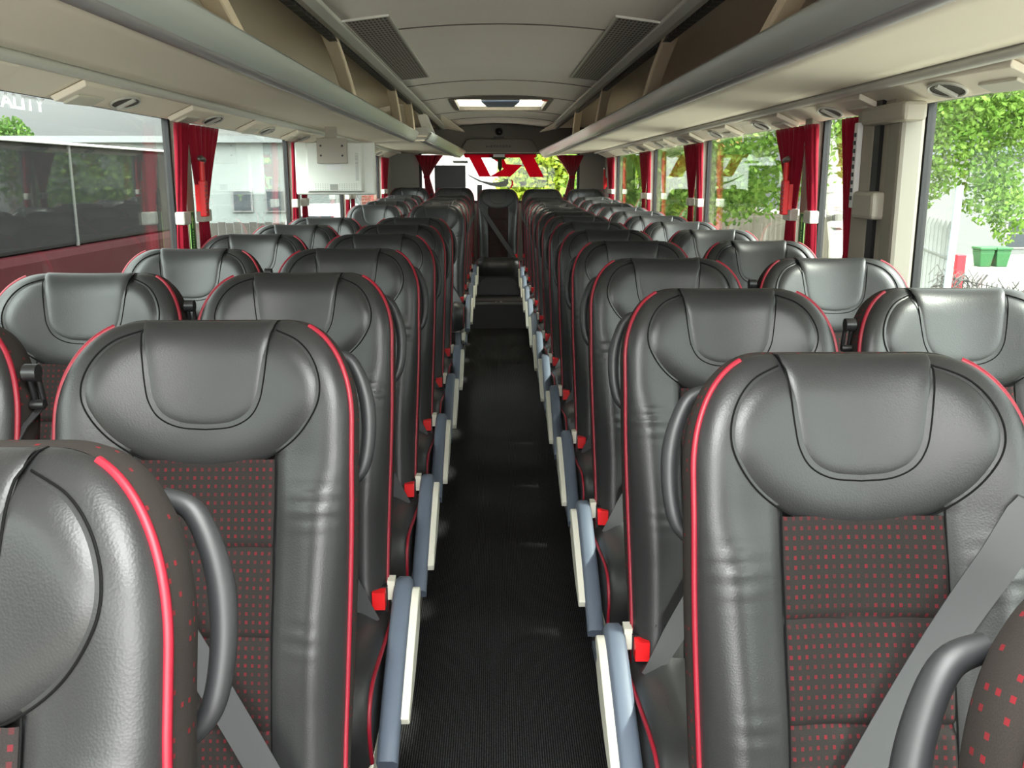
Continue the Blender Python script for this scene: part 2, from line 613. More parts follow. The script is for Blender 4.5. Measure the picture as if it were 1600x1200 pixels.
# cushion: side profile (y, z) swept across, crowned
CPROF = [(-0.17, 0.425), (-0.28, 0.432), (-0.42, 0.448), (-0.52, 0.460), (-0.575, 0.458), (-0.608, 0.438), (-0.622, 0.400), (-0.612, 0.350), (-0.600, 0.320)]
def cushion_mesh():
    pr = np.array(catmull(CPROF, 5))
    d = np.gradient(pr, axis=0)
    nrm = np.stack([d[:, 1], -d[:, 0]], 1)
    nrm /= np.linalg.norm(nrm, axis=1)[:, None]
    if nrm[0, 1] < 0:
        nrm = -nrm
    xs = 0.213 * np.sin(np.linspace(-PI / 2, PI / 2, 31))
    v, f = [], []
    for p, n in zip(pr, nrm):
        for x in xs:
            q = np.clip((0.213 - abs(x)) / 0.06, 0, 1)
            h = 0.030 * math.sqrt(1 - (1 - q) ** 2) + 0.012 * math.exp(-((abs(x) - 0.15) / 0.03) ** 2) * q
            v.append((x, p[0] + n[0] * h, p[1] + n[1] * h))
    c = len(xs)
    f = grid_faces(len(pr), c)
    # side walls and underside
    b0 = len(v)
    yb = [(-0.60, 0.315), (-0.19, 0.315)]
    for s, col in ((0, 0), (1, c - 1)):
        x = xs[col]
        i0 = len(v)
        v += [(x, -0.19, 0.315)]
        for i in range(len(pr) - 1):
            f.append((i * c + col, (i + 1) * c + col, i0))
    v += [(xs[0], -0.6, 0.315), (xs[-1], -0.6, 0.315)]
    f.append((b0, b0 + 1, len(v) - 1, len(v) - 2))
    return mesh_of('seat_cushion', v, f, LEATHER)
def cushion_piping():
    m = MB()
    pr = catmull(CPROF, 5)
    return [MB().tube([(s * 0.2145, p[0], p[1]) for p in pr], 0.0045, 8).mesh('cushion_piping', PIPING) for s in (-1, 1)]

def armrest_meshes(s):
    path = catmull([(-0.165, 0.475), (-0.200, 0.500), (-0.250, 0.492), (-0.340, 0.452), (-0.450, 0.398), (-0.540, 0.345), (-0.590, 0.310)], 6)
    pr = np.array(path)
    d = np.gradient(pr, axis=0)
    nrm = np.stack([d[:, 1], -d[:, 0]], 1)
    nrm /= np.linalg.norm(nrm, axis=1)[:, None]
    if nrm[len(nrm) // 2, 1] < 0:
        nrm = -nrm
    x0, x1 = sorted((s * 0.221, s * 0.260))
    rings = []
    th = np.interp(np.arange(len(pr)), [0, 5, len(pr) - 1], [0.030, 0.042, 0.034])
    for p, n, h in zip(pr, nrm, th):
        top, bot = p + n * 0.012, p - n * (h - 0.012)
        e = 0.008
        rings.append([(x0, *bot), (x0, *(top - n * e)), (x0 + e, *top), (x1 - e, *top), (x1, *(top - n * e)), (x1, *bot)])
    a = MB().loft(rings)
    am = a.mesh('armrest', ARMB)
    # pale cheek under the pad on the aisle side
    xa = s * 0.238
    xb = s * 0.276
    up = [tuple(p - n * 0.012) for p, n in zip(pr, nrm)][2:-8]
    lo = [tuple(p - n * (0.085 - 0.05 * abs(2 * i / (len(up) - 1) - 1) ** 2)) for i, (p, n) in enumerate(zip(pr[2:-8], nrm[2:-8]))]
    poly = up + lo[::-1]
    c = MB().prism(poly, 0, min(xa, xb), max(xa, xb))
    cm = c.mesh('armrest_cheek', BEIGEP)
    return am, cm

def belt_mesh(s):
    """from the window-side shoulder down to the buckle on the aisle side (s = aisle side)"""
    p0, p1 = np.array((-s * 0.207, 0.180)), np.array((s * 0.185, 0.775))
    n = 40
    pts = []
    d = (p1 - p0) / np.linalg.norm(p1 - p0)
    pn = np.array((-d[1], d[0]))
    K = np.linspace(0, 1, n)
    C = p0[None] + K[:, None] * (p1 - p0)[None]
    Uc = np.clip(C[:, 0], -0.19, 0.19)
    W = np.maximum(wbase(Uc, C[:, 1]), 0.0) + 0.010
    W[0] = 0.010
    # taut: upper convex hull of the profile, plus lift at the lap
    W = W + 0.035 * np.clip((K - 0.6) / 0.4, 0, 1) ** 2
    idx = [0]
    while idx[-1] < n - 1:
        i = idx[-1]
        best = max(range(i + 1, n), key=lambda j: (W[j] - W[i]) / (K[j] - K[i]))
        idx.append(best)
    W = np.interp(K, K[idx], W[idx])
    width = np.interp(K, [0, 0.05, 0.86, 1], [0.030, 0.046, 0.046, 0.030]) / 2
    m = MB()
    rings = []
    for c, w, h in zip(C, W, width):
        a, b = c - pn * h, c + pn * h
        rings.append([BP(a[0], a[1], w), BP(b[0], b[1], w), BP(b[0], b[1], w - 0.0014), BP(a[0], a[1], w - 0.0014)])
    m.loft(rings)
    # over the shoulder, back to the guide
    e = C[0]
    r2 = []
    for k, w in ((0, W[0]), (1, -0.01), (2, -0.05)):
        c = e + np.array((-s * 0.006, -0.028)) * k
        a, b = c - pn * 0.015, c + pn * 0.015
        r2.append([BP(a[0], a[1], w), BP(b[0], b[1], w), BP(b[0], b[1] + 0.002, w - 0.001), BP(a[0], a[1] + 0.002, w - 0.001)])
    m.loft(r2)
    return m.mesh('seat_belt', BELT)

def guide_mesh(s):
    m = MB()
    x = -s * 0.2320
    a, b = BP(x, 0.092, 0.0), BP(x, 0.092, -0.05)
    c = [(p + q) / 2 for p, q in zip(a, b)]
    m.tube([(c[0] - 0.010, c[1] - 0.012, c[2] + 0.014), (c[0] + 0.010, c[1] - 0.012, c[2] + 0.014)], 0.013, 12)
    m.tube([(c[0] - 0.0065, c[1] - 0.008, c[2] + 0.012), (c[0] - 0.0065, c[1] + 0.004, c[2] - 0.04)], 0.004, 8)
    m.tube([(c[0] + 0.0065, c[1] - 0.008, c[2] + 0.012), (c[0] + 0.0065, c[1] + 0.004, c[2] - 0.04)], 0.004, 8)
    m.tube([(c[0] - 0.010, c[1] - 0.004, c[2] - 0.036), (c[0] + 0.010, c[1] - 0.004, c[2] - 0.036)], 0.007, 10)
    m.tube([(c[0], c[1] + 0.006, c[2] + 0.008), (c[0] + s * 0.035, c[1] + 0.020, c[2])], 0.008, 10)
    return m.mesh('belt_guide', BLACKP)

def handle_mesh(s):
    pts = [(0.170, 0.046, -0.085), (0.196, 0.056, -0.095), (0.214, 0.088, -0.103), (0.225, 0.130, -0.108), (0.227, 0.180, -0.106), (0.219, 0.226, -0.098), (0.197, 0.252, -0.085)]
    sm = catmull(pts, 6)
    m = MB()
    path = [BP(s * p[0], p[1], p[2]) for p in sm]
    rad = [0.0125 - 0.003 * abs(2 * i / (len(path) - 1) - 1) for i in range(len(path))]
    m.tube(path, 0.012, 12, rad)
    return m.mesh('grab_handle', HANDLE)

def buckle_meshes(s):
    x = s * 0.190
    m = MB().box(x - 0.014, x + 0.014, -0.262, -0.236, 0.462, 0.502)
    r = m.mesh('buckle_button', REDP, False)
    k = MB().box(x - 0.017, x + 0.017, -0.236, -0.215, 0.44, 0.505)
    k.hexa([(x - 0.013 - s * 0.03, -0.258, 0.470), (x + 0.013 - s * 0.03, -0.258, 0.470), (x + 0.013 - s * 0.03, -0.236, 0.475), (x - 0.013 - s * 0.03, -0.236, 0.475),
            (x - 0.010 - s * 0.036, -0.250, 0.535), (x + 0.010 - s * 0.036, -0.250, 0.535), (x + 0.010 - s * 0.036, -0.238, 0.537), (x - 0.010 - s * 0.036, -0.238, 0.537)])
    b = k.mesh('buckle', BLACKP, False)
    l = MB().box(s * 0.214 - 0.008, s * 0.214 + 0.008, -0.228, -0.196, 0.470, 0.515)
    return b, r, l.mesh('recline_lever', BEIGEP, False)

def frame_meshes(s):
    f = MB().prism([(-0.585, 0.285), (-0.56, 0.308), (-0.14, 0.308), (-0.10, 0.40), (-0.06, 0.40), (-0.09, 0.20), (-0.40, 0.17), (-0.585, 0.23)], 0, s * 0.205 - 0.008, s * 0.205 + 0.008)
    f.box(-0.19, 0.19, -0.56, -0.20, 0.285, 0.312)
    fm = f.mesh('seat_frame', BEIGEP, False)
    l = MB().box(s * 0.17 - 0.02, s * 0.17 + 0.02, -0.52, -0.24, 0.0, 0.24)
    l.box(s * 0.17 - 0.035, s * 0.17 + 0.035, -0.56, -0.20, 0.0, 0.022)
    l2 = MB().box(-s * 0.15 - 0.02, -s * 0.15 + 0.02, -0.50, -0.26, 0.0, 0.24)
    return fm, (l.mesh('leg', LEGM, False), l2.mesh('leg', LEGM, False))

SHARED = dict(base=base_leather(), egg=patch('headrest', egg_boundary(), (0, 0.12), off_egg, LEATHER),
              pad=patch('head_pad', pad_boundary(), (0, 0.08), off_pad, LEATHER), ins=insert_mesh(), shell=shell_mesh(),
              pipe=piping_mesh(), seam=seam_mesh(), cush=cushion_mesh(), cpipe=cushion_piping())
DROP = Matrix.Translation((0, -0.014, -0.050))
for me_ in [SHARED['cush']] + SHARED['cpipe']:
    me_.transform(DROP)
SIDED = {}
for s in (-1, 1):
    am, cm = armrest_meshes(s)
    bk, br, lv = buckle_meshes(s)
    fr, lg = frame_meshes(s)
    for me_ in (am, cm, bk, br, lv, fr):
        me_.transform(DROP)
    SIDED[s] = dict(arm=am, cheek=cm, belt=belt_mesh(s), guide=guide_mesh(s), handle=handle_mesh(s), buckle=bk, red=br, lever=lv, frame=fr, leg=lg)

def make_seat(s, arm=True, handle=True, legs=True, guide=False):
    """s = the side (+1/-1 in x) of the seat that carries the buckle"""
    S = SIDED[s]
    root = empty('coach_seat')
    link('backrest', SHARED['base'], root)
    link('headrest', SHARED['egg'], root)
    link('head_pad', SHARED['pad'], root)
    tag(link('fabric_insert', SHARED['ins'], root), 'dark woven fabric insert with small red marks')
    link('back_shell', SHARED['shell'], root)
    for pm in SHARED['pipe']:
        tag(link('piping', pm, root), 'red piping along the seat edge')
    link('seam', SHARED['seam'], root)
    link('seat_cushion', SHARED['cush'], root)
    for pm in SHARED['cpipe']:
        tag(link('cushion_piping', pm, root), 'red piping along the cushion edge')
    link('seat_belt', S['belt'], root)
    if guide:
        link('belt_guide', S['guide'], root)
    b = link('buckle', S['buckle'], root)
    tag(link('buckle_button', S['red'], b), 'red buckle button')
    if legs:
        link('seat_frame', S['frame'], root)
        for lm_ in S['leg']:
            link('leg', lm_, root)
    if arm:
        a = link('armrest', S['arm'], root)
        tag(bevel(link('armrest_cheek', S['cheek'], a), 0.008, 3), 'ivory side cover of the armrest')
        link('recline_lever', S['lever'], root)
    if handle:
        link('grab_handle', S['handle'], root)
    return root

def copy_tree(o, parent=None):
    c = o.copy()
    COL.objects.link(c)
    if parent is not None:
        c.parent = parent
    for ch in KIDS.get(o.name, []):
        copy_tree(ch, c)
    return c

LIFT = {-1: 0.022, 1: 0.008}
def plat_z(y, sg=1):
    return float(np.interp(y, [6.4, 9.44, 9.46, 9.56, 12], [0.10, 0.14, 0.14, 0.20, 0.20])) + LIFT[sg]

RIGHT_ROWS = [0.50, 1.22, 1.95, 2.69, 3.43, 4.165, 4.90, 5.635, 6.37, 7.105, 7.84, 8.575, 9.31, 10.15]
LEFT_ROWS = [0.75, 1.43, 2.155, 2.89, 3.625, 4.36, 5.095, 7.20, 7.935, 8.67, 9.405, 10.15]
XA, XW = 0.47, 0.937
SLIDE = {('left', 0): -0.015, ('left', 1): 0.020, ('right', 0): -0.010, ('right', 1): -0.026, ('right', 2): -0.013, ('right', 3): -0.008}
ORD = ['front', 'second', 'third', 'fourth', 'fifth', 'sixth', 'seventh', 'eighth', 'ninth', 'tenth', 'eleventh', 'twelfth', 'thirteenth', 'fourteenth']

def row_phrase(block, i):
    n = len(RIGHT_ROWS if block == 'right' else LEFT_ROWS)
    if i == n - 1:
        return 'rearmost row'
    return ORD[i] + ' row' if i == 0 else ORD[i] + ' row from front'

protos = {}
KIDS = {}
def seat_at(x, y, s, kind, label, group):
    key = (s, kind)
    if key not in protos:
        o = make_seat(s, arm=(kind == 'aisle'), handle=(kind == 'aisle'), legs=(kind != 'centre'), guide=(kind == 'window'))
        protos[key] = o
        def reg(q):
            KIDS[q.name] = [c for c in COL.objects if c.parent == q]
            for c in KIDS[q.name]:
                reg(c)
        reg(o)
    else:
        o = copy_tree(protos[key])
    sg = -1 if x < 0 else 1
    o.location = (x, y, plat_z(y - 0.35, sg) if y < 10 else 0.20 + LIFT[sg])
    tag(o, label, 'seat', group)
    return o

for block, rows, sg in (('left', LEFT_ROWS, -1), ('right', RIGHT_ROWS, 1)):
    for i, y in enumerate(rows):
        rp = row_phrase(block, i)
        extra = ''
        if block == 'left' and i == 7:
            rp = 'first row behind the gap'
        elif block == 'left' and 7 < i < 11:
            rp = ORD[i - 7] + ' row behind the gap'
        seat_at(sg * XA + SLIDE.get((block, i), 0.0), y, -sg, 'bench' if i == len(rows) - 1 else 'aisle', 'black leather seat with red piping, aisle side of %s block, %s' % (block, rp), '%s block aisle seats' % block)
        if not (i == 0):
            seat_at(sg * XW - (0.002 if sg > 0 else 0.0), y, sg, 'window', 'black leather seat with red piping, window side of %s block, %s' % (block, rp), '%s block window seats' % block)
seat_at(0.0, 10.15, 1, 'centre', 'single black leather seat facing down the aisle, centre of rear bench row', None)

# ------------------------------------------------------------------ floor, platforms, walls
Y0, Y1 = -1.6, 11.0
struct(MB().box(-0.30, 0.30, Y0, 9.05, -0.06, 0.0).build('floor', CARPET, smooth=False))
def platform(sg, name):
    e = LIFT[sg]
    pr = [(Y0, -0.06), (Y0, 0.10 + e), (6.4, 0.10 + e), (9.44, 0.14 + e), (9.56, 0.20 + e), (Y1, 0.20 + e), (Y1, -0.06)]
    a, b = sorted((sg * 0.292, sg * 1.26))
    return struct(MB().prism(pr, 0, a, b).build(name, VINYL, smooth=False))
platform(-1, 'floor_platform_left')
platform(1, 'floor_platform_right')
for sg, nm in ((-1, 'trim_1'), (1, 'trim_2')):
    a, b = sorted((sg * 0.284, sg * 0.300))
    struct(bevel(MB().prism([(Y0, 0.0), (Y0, 0.106), (6.4, 0.106), (9.04, 0.14), (9.04, 0.0)], 0, a, b).build(nm, mat('dark_step_edge', (0.045, 0.04, 0.037), 0.4), smooth=False), 0.003))
# rear steps
st = MB().box(-0.291, 0.291, 9.05, 9.66, -0.06, 0.248)
struct(st.build('floor_rear_landing', VINYL, smooth=False))
struct(bevel(MB().box(-0.291, 0.291, 9.03, 9.07, 0.236, 0.256).build('trim_3', mat('step_nosing', (0.09, 0.09, 0.085), 0.4), smooth=False), 0.004))
struct(MB().box(-0.24, 0.24, 9.16, 9.40, 0.2485, 0.2555).build('trim_4', mat('landing_strip', (0.09, 0.065, 0.05), 0.3), smooth=False))
struct(MB().box(-0.291, 0.291, 9.66, 10.9, 0.16, 0.50).build('trim_5', VINYL, smooth=False))
arch = [(-0.20, 0.26), (0.20, 0.26), (0.20, 0.36), (0.17, 0.41), (0.12, 0.43), (-0.12, 0.43), (-0.17, 0.41), (-0.20, 0.36)]
struct(MB().prism(arch, 1, 9.64, 9.662).build('trim_6', mat('engine_hatch_black', (0.008, 0.008, 0.008), 0.3), smooth=False))
struct(bevel(MB().box(-0.291, 0.291, 9.60, 9.66, 0.452, 0.476).build('trim_7', mat('step_nosing_b', (0.07, 0.07, 0.066), 0.4), smooth=False), 0.004))
STUD = mat('bright_stud', (0.75, 0.72, 0.65), 0.3, 0.5)
for x_, r_, lab in ((-0.025, 0.006, 'smaller left stud of two bright studs on the rear step edge'), (0.022, 0.008, 'larger right stud of two bright studs on the rear step edge')):
    so_ = MB().ball((x_, 9.05, 0.2555 + r_), (r_, r_, r_), 8, 12).build('step_stud', STUD)
    tag(so_, lab, 'stud', 'studs on the rear step')

SILL = 0.86
WTOP = CAMZ + 0.23
XI, XO = 1.21, 1.235       # inner face of the side panels, outer skin side
def wall_side(sg, name):
    a, b = sorted((sg * 1.225, sg * 1.275))
    m = MB().prism([(Y0, -0.06), (Y0, SILL), (Y1, SILL), (Y1, -0.06)], 0, a, b)
    m.prism([(Y0, WTOP), (Y0, 2.15), (Y1, 2.15), (Y1, WTOP)], 0, a, b)
    m.prism([(10.15, SILL), (10.15, WTOP), (Y1, WTOP), (Y1, SILL)], 0, a, b)
    return struct(m.build(name, GREYW, smooth=False))
wall_side(-1, 'wall_left')
wall_side(1, 'wall_right')
for sg, nm in ((-1, 'trim_8'), (1, 'trim_9')):
    a, b = sorted((sg * 1.178, sg * 1.225))
    struct(bevel(MB().box(a, b, Y0, Y1 - 0.15, SILL - 0.05, SILL).build(nm, GREYW, smooth=False), 0.01))

LPOSTS = [1.35, 3.66, 5.66, 7.60, 9.95]
RPOSTS = [3.72, 5.72, 7.60, 9.90]
tn = 10
for sg, posts in ((-1, LPOSTS), (1, RPOSTS)):
    for p in posts:
        a, b = sorted((sg * 1.195, sg * 1.25))
        struct(bevel(MB().box(a, b, p - 0.045, p + 0.045, SILL, WTOP).build('trim_%d' % tn, PILLAR, smooth=False), 0.008))
        tn += 1
wn = 1
def side_window(sg, y0, y1, z0=SILL, z1=WTOP):
    """rubber surround and a pane"""
    global wn
    a, b = sorted((sg * 1.238, sg * 1.262))
    m = MB()
    e = 0.035
    m.box(a, b, y0, y0 + e, z0, z1).box(a, b, y1 - e, y1, z0, z1).box(a, b, y0, y1, z0, z0 + 0.02).box(a, b, y0, y1, z1 - 0.02, z1)
    w = struct(m.build('window_%d' % wn, RUBBER, smooth=False))
    pa, pb = sorted((sg * 1.246, sg * 1.251))
    g = MB().box(pa, pb, y0 + 0.005, y1 - 0.005, z0 + 0.005, z1 - 0.005).build('glass_pane', GLASS, w, smooth=False)
    wn += 1
    return w
lw = [Y0] + LPOSTS
lwin = []
for i in range(len(LPOSTS)):
    y0 = Y0 if i == 0 else LPOSTS[i - 1] + 0.03
    lwin.append(side_window(-1, y0, LPOSTS[i] - 0.03))
side_window(-1, 9.98, 10.16)
rw = [(3.13, RPOSTS[0] - 0.03)] + [(RPOSTS[i] + 0.03, RPOSTS[i + 1] - 0.03) for i in range(3)] + [(9.93, 10.16)]
for y0, y1 in rw:
    side_window(1, y0, y1)
side_window(1, Y0, 2.82)

# right front pillar (two-part cover, black slot, bracket)
pil = empty('pillar_cover', (1.2, 2.9, SILL - 0.3))
tag(pil, 'warm grey pillar cover with black slot and bracket beside the large front right window', 'pillar')
def rel(m, o):
    l = o.location
    m.v = [(p[0] - l[0], p[1] - l[1], p[2] - l[2]) for p in m.v]
    return m
def part(name, m, material, parent, bev=0.0, smooth=False):
    o = rel(m, parent).build(name, material, parent, smooth)
    if bev:
        bevel(o, bev)
    return o
part('rear_panel', MB().box(1.165, 1.235, 2.990, 3.14, SILL - 0.3, WTOP), PILLAR, pil, 0.012)
part('front_panel', MB().box(1.175, 1.235, 2.87, 2.948, SILL - 0.3, WTOP), PILLAR, pil, 0.010)
part('edge_panel', MB().box(1.160, 1.235, 2.78, 2.88, SILL - 0.3, WTOP - 0.03), mat('pillar_edge_cover', srgb(136, 131, 119), 0.5), pil, 0.014)
part('slot', MB().box(1.166, 1.23, 2.945, 2.992, SILL - 0.3, WTOP), RUBBER, pil)
part('bracket', MB().box(1.125, 1.175, 2.86, 3.03, 1.330, 1.415), PILLARL, pil, 0.012)
part('upper_cover', MB().box(1.130, 1.20, 2.70, 3.02, WTOP - 0.075, WTOP - 0.02), PILLARL, pil, 0.012)
tr = part('track', MB().box(1.145, 1.164, 3.075, 3.105, 1.36, WTOP - 0.06), WHITE, pil, 0.003)
hs = MB()
for k in range(9):
    z = 1.385 + k * 0.025
    hs.box(1.1415, 1.1455, 3.082, 3.098, z, z + 0.013)
o = rel(hs, pil).build('slot_hole', BLACKP, tr, False)

# ------------------------------------------------------------------ ceiling
CE = CAMZ + 0.53
def ceil_h(x):
    return CE + 0.045 * (1 - (x / 0.58) ** 2)
HY0, HY1, HX0, HX1 = 7.08, 8.22, -0.335, 0.375
FY0, FY1 = -0.75, 0.65
def ceiling():
    m = MB()
    xs = [-0.58, -0.5, -0.42, HX0, -0.2, -0.1, 0, 0.1, 0.2, 0.3, HX1, 0.44, 0.51, 0.58]
    xs = sorted(set(xs))
    ys = [Y0, FY0, FY1, 1.0, 2.4, 3.78, 3.79, 5.90, 5.91, HY0, HY1, 8.6, 8.61, 9.6, 10.9]
    idx = {}
    v = []
    for j, y in enumerate(ys):
        for i, x in enumerate(xs):
            idx[i, j] = len(v)
            v.append((x, y, ceil_h(x)))
    f = []
    for j in range(len(ys) - 1):
        for i in range(len(xs) - 1):
            if ((ys[j] >= HY0 - 1e-6 and ys[j + 1] <= HY1 + 1e-6) or (ys[j] >= FY0 - 1e-6 and ys[j + 1] <= FY1 + 1e-6)) and xs[i] >= HX0 - 1e-6 and xs[i + 1] <= HX1 + 1e-6:
                continue
            f.append((idx[i, j], idx[i, j + 1], idx[i + 1, j + 1], idx[i + 1, j]))
    o = struct(mesh_link('ceiling', v, f, CEILM))
    s = o.modifiers.new('thick', 'SOLIDIFY')
    s.thickness = 0.03
    s.offset = -1
    return o
def mesh_link(name, v, f, m, parent=None, smooth=True):
    return link(name, mesh_of(name, v, f, m, smooth), parent)
ceiling()
SEAMC = mat('headliner_joint', srgb(92, 86, 80), 0.8)
for y in (3.78, 5.90, 6.98, 8.50, 9.5):
    rings = []
    for x in np.linspace(-0.575, 0.575, 15):
        h = ceil_h(x)
        rings.append([(x, y, h - 0.003), (x, y + 0.012, h - 0.003), (x, y + 0.012, h + 0.002), (x, y, h + 0.002)])
    struct(MB().loft(rings).build('trim_%d' % tn, SEAMC, smooth=False)); tn += 1
# outer roof
struct(MB().box(-1.27, -0.45, Y0, Y1, 2.13, 2.16).box(0.45, 1.27, Y0, Y1, 2.13, 2.16).box(-0.46, 0.46, Y0, FY0 - 0.02, 2.13, 2.16).box(-0.46, 0.46, FY1 + 0.02, HY0 - 0.02, 2.13, 2.16).box(-0.46, 0.46, HY1 + 0.02, Y1, 2.13, 2.16).build('roof', WHITE, smooth=False))
# hatch
hat = empty('roof_hatch', (0.02, 7.65, CE + 0.02))
tag(hat, 'pale roof hatch with dark rim and slate handle in the ceiling', 'hatch')
fm = MB()
hz = ceil_h(0.33) - 0.012
for (x0, x1, y0, y1) in ((HX0 - 0.02, HX1 + 0.02, HY0 - 0.03, HY0 + 0.01), (HX0 - 0.02, HX1 + 0.02, HY1 - 0.01, HY1 + 0.03), (HX0 - 0.03, HX0 + 0.01, HY0, HY1), (HX1 - 0.01, HX1 + 0.03, HY0, HY1)):
    fm.box(x0, x1, y0, y1, hz, hz + 0.05)
part('rim', fm, mat('hatch_rim', srgb(96, 90, 80), 0.6), hat, 0.004)
part('panel', MB().box(HX0, HX1, HY0, HY1, hz + 0.035, hz + 0.042), HATCHM, hat)
hm = MB().hexa([(-0.13, 7.16, hz - 0.012), (0.16, 7.16, hz - 0.012), (0.12, 7.34, hz - 0.035), (-0.09, 7.34, hz - 0.035), (-0.13, 7.16, hz + 0.03), (0.16, 7.16, hz + 0.03), (0.12, 7.34, hz + 0.0), (-0.09, 7.34, hz + 0.0)])
part('handle', hm, mat('slate_handle', srgb(92, 104, 124), 0.4), hat, 0.008)
fh = empty('roof_hatch', (0.02, (FY0 + FY1) / 2, CE + 0.02))  # unseen front hatch, added to let daylight onto the front seat tops
tag(fh, 'added glazed roof hatch, out of view, bringing daylight to the front seats', 'hatch')
fm2 = MB()
for (x0, x1, y0, y1) in ((HX0 - 0.02, HX1 + 0.02, FY0 - 0.03, FY0 + 0.01), (HX0 - 0.02, HX1 + 0.02, FY1 - 0.01, FY1 + 0.03), (HX0 - 0.03, HX0 + 0.01, FY0, FY1), (HX1 - 0.01, HX1 + 0.03, FY0, FY1)):
    fm2.box(x0, x1, y0, y1, hz, hz + 0.05)
part('rim', fm2, bpy.data.materials['hatch_rim'], fh, 0.004)
part('panel', MB().box(HX0, HX1, FY0, FY1, hz + 0.035, hz + 0.042), GLASSR, fh)
part('latch', MB().box(HX1 - 0.05, HX1 - 0.005, HY0 + 0.06, HY0 + 0.16, hz, hz + 0.03), REDP, hat, 0.004)

# vents
for sg, lab in ((-1, 'left'), (1, 'right')):
    x0, x1 = sorted((sg * 0.405 + 0.005, sg * 0.555 + 0.005))
    za, zb = ceil_h(x0), ceil_h(x1)
    y0, y1 = 3.46, 5.5
    v = empty('air_vent', ((x0 + x1) / 2, (y0 + y1) / 2, (za + zb) / 2))
    tag(v, 'long perforated air vent let into the ceiling, %s of the aisle' % lab, 'vent')
    g = MB().hexa([(x0, y0, za - 0.004), (x1, y0, zb - 0.004), (x1, y1, zb - 0.004), (x0, y1, za - 0.004), (x0, y0, za + 0.002), (x1, y0, zb + 0.002), (x1, y1, zb + 0.002), (x0, y1, za + 0.002)])
    part('grille', g, VENT, v)
    fr = MB()
    e = 0.008
    for (a, b, c, d) in ((x0 - e, x1 + e, y0 - e, y0), (x0 - e, x1 + e, y1, y1 + e), (x0 - e, x0, y0, y1), (x1, x1 + e, y0, y1)):
        fr.hexa([(a, c, ceil_h(a) - 0.007), (b, c, ceil_h(b) - 0.007), (b, d, ceil_h(b) - 0.007), (a, d, ceil_h(a) - 0.007), (a, c, ceil_h(a) + 0.002), (b, c, ceil_h(b) + 0.002), (b, d, ceil_h(b) + 0.002), (a, d, ceil_h(a) + 0.002)])
    part('frame', fr, LIPR, v)

SLOTM = mat('slot_strip_dark', (0.03, 0.028, 0.026), 0.5)
def _slot(m):
    tc = nd(m, 'ShaderNodeTexCoord')
    sp_ = nd(m, 'ShaderNodeSeparateXYZ')
    lk(m, tc.outputs['Object'], sp_.inputs[0])
    f = math_node(m, 'FRACT', math_node(m, 'DIVIDE', sp_.outputs[1], 0.085))
    k = math_node(m, 'LESS_THAN', f, 0.22)
    mx = nd(m, 'ShaderNodeMix', data_type='RGBA')
    mx.inputs['A'].default_value = (0.025, 0.023, 0.021, 1)
    mx.inputs['B'].default_value = (0.12, 0.115, 0.11, 1)
    lk(m, k, mx.inputs['Factor'])
    lk(m, mx.outputs['Result'], m.node_tree.nodes['Principled BSDF'].inputs['Base Color'])
_slot(SLOTM)
# ceiling rails with black slot
for sg, lab in ((-1, 'left'), (1, 'right')):
    r = empty('ceiling_rail', (sg * 0.6, 4.6, CE))
    tag(r, 'grey ceiling rail with black slot above the %s luggage rack' % lab, 'rail')
    prof = [(0.555, CE + 0.014), (0.562, CE - 0.008), (0.600, CE - 0.014), (0.632, CE - 0.006), (0.640, CE + 0.02), (0.600, CE + 0.03)]
    m = MB().prism([(sg * p[0], p[1]) for p in prof], 1, Y0, 10.88)
    part('channel', m, LIPR, r, 0.003)
    a, b = sorted((sg * 0.640, sg * 0.672))
    part('slot_strip', MB().box(a, b, Y0, 10.88, CE - 0.012, CE + 0.03), SLOTM, r)

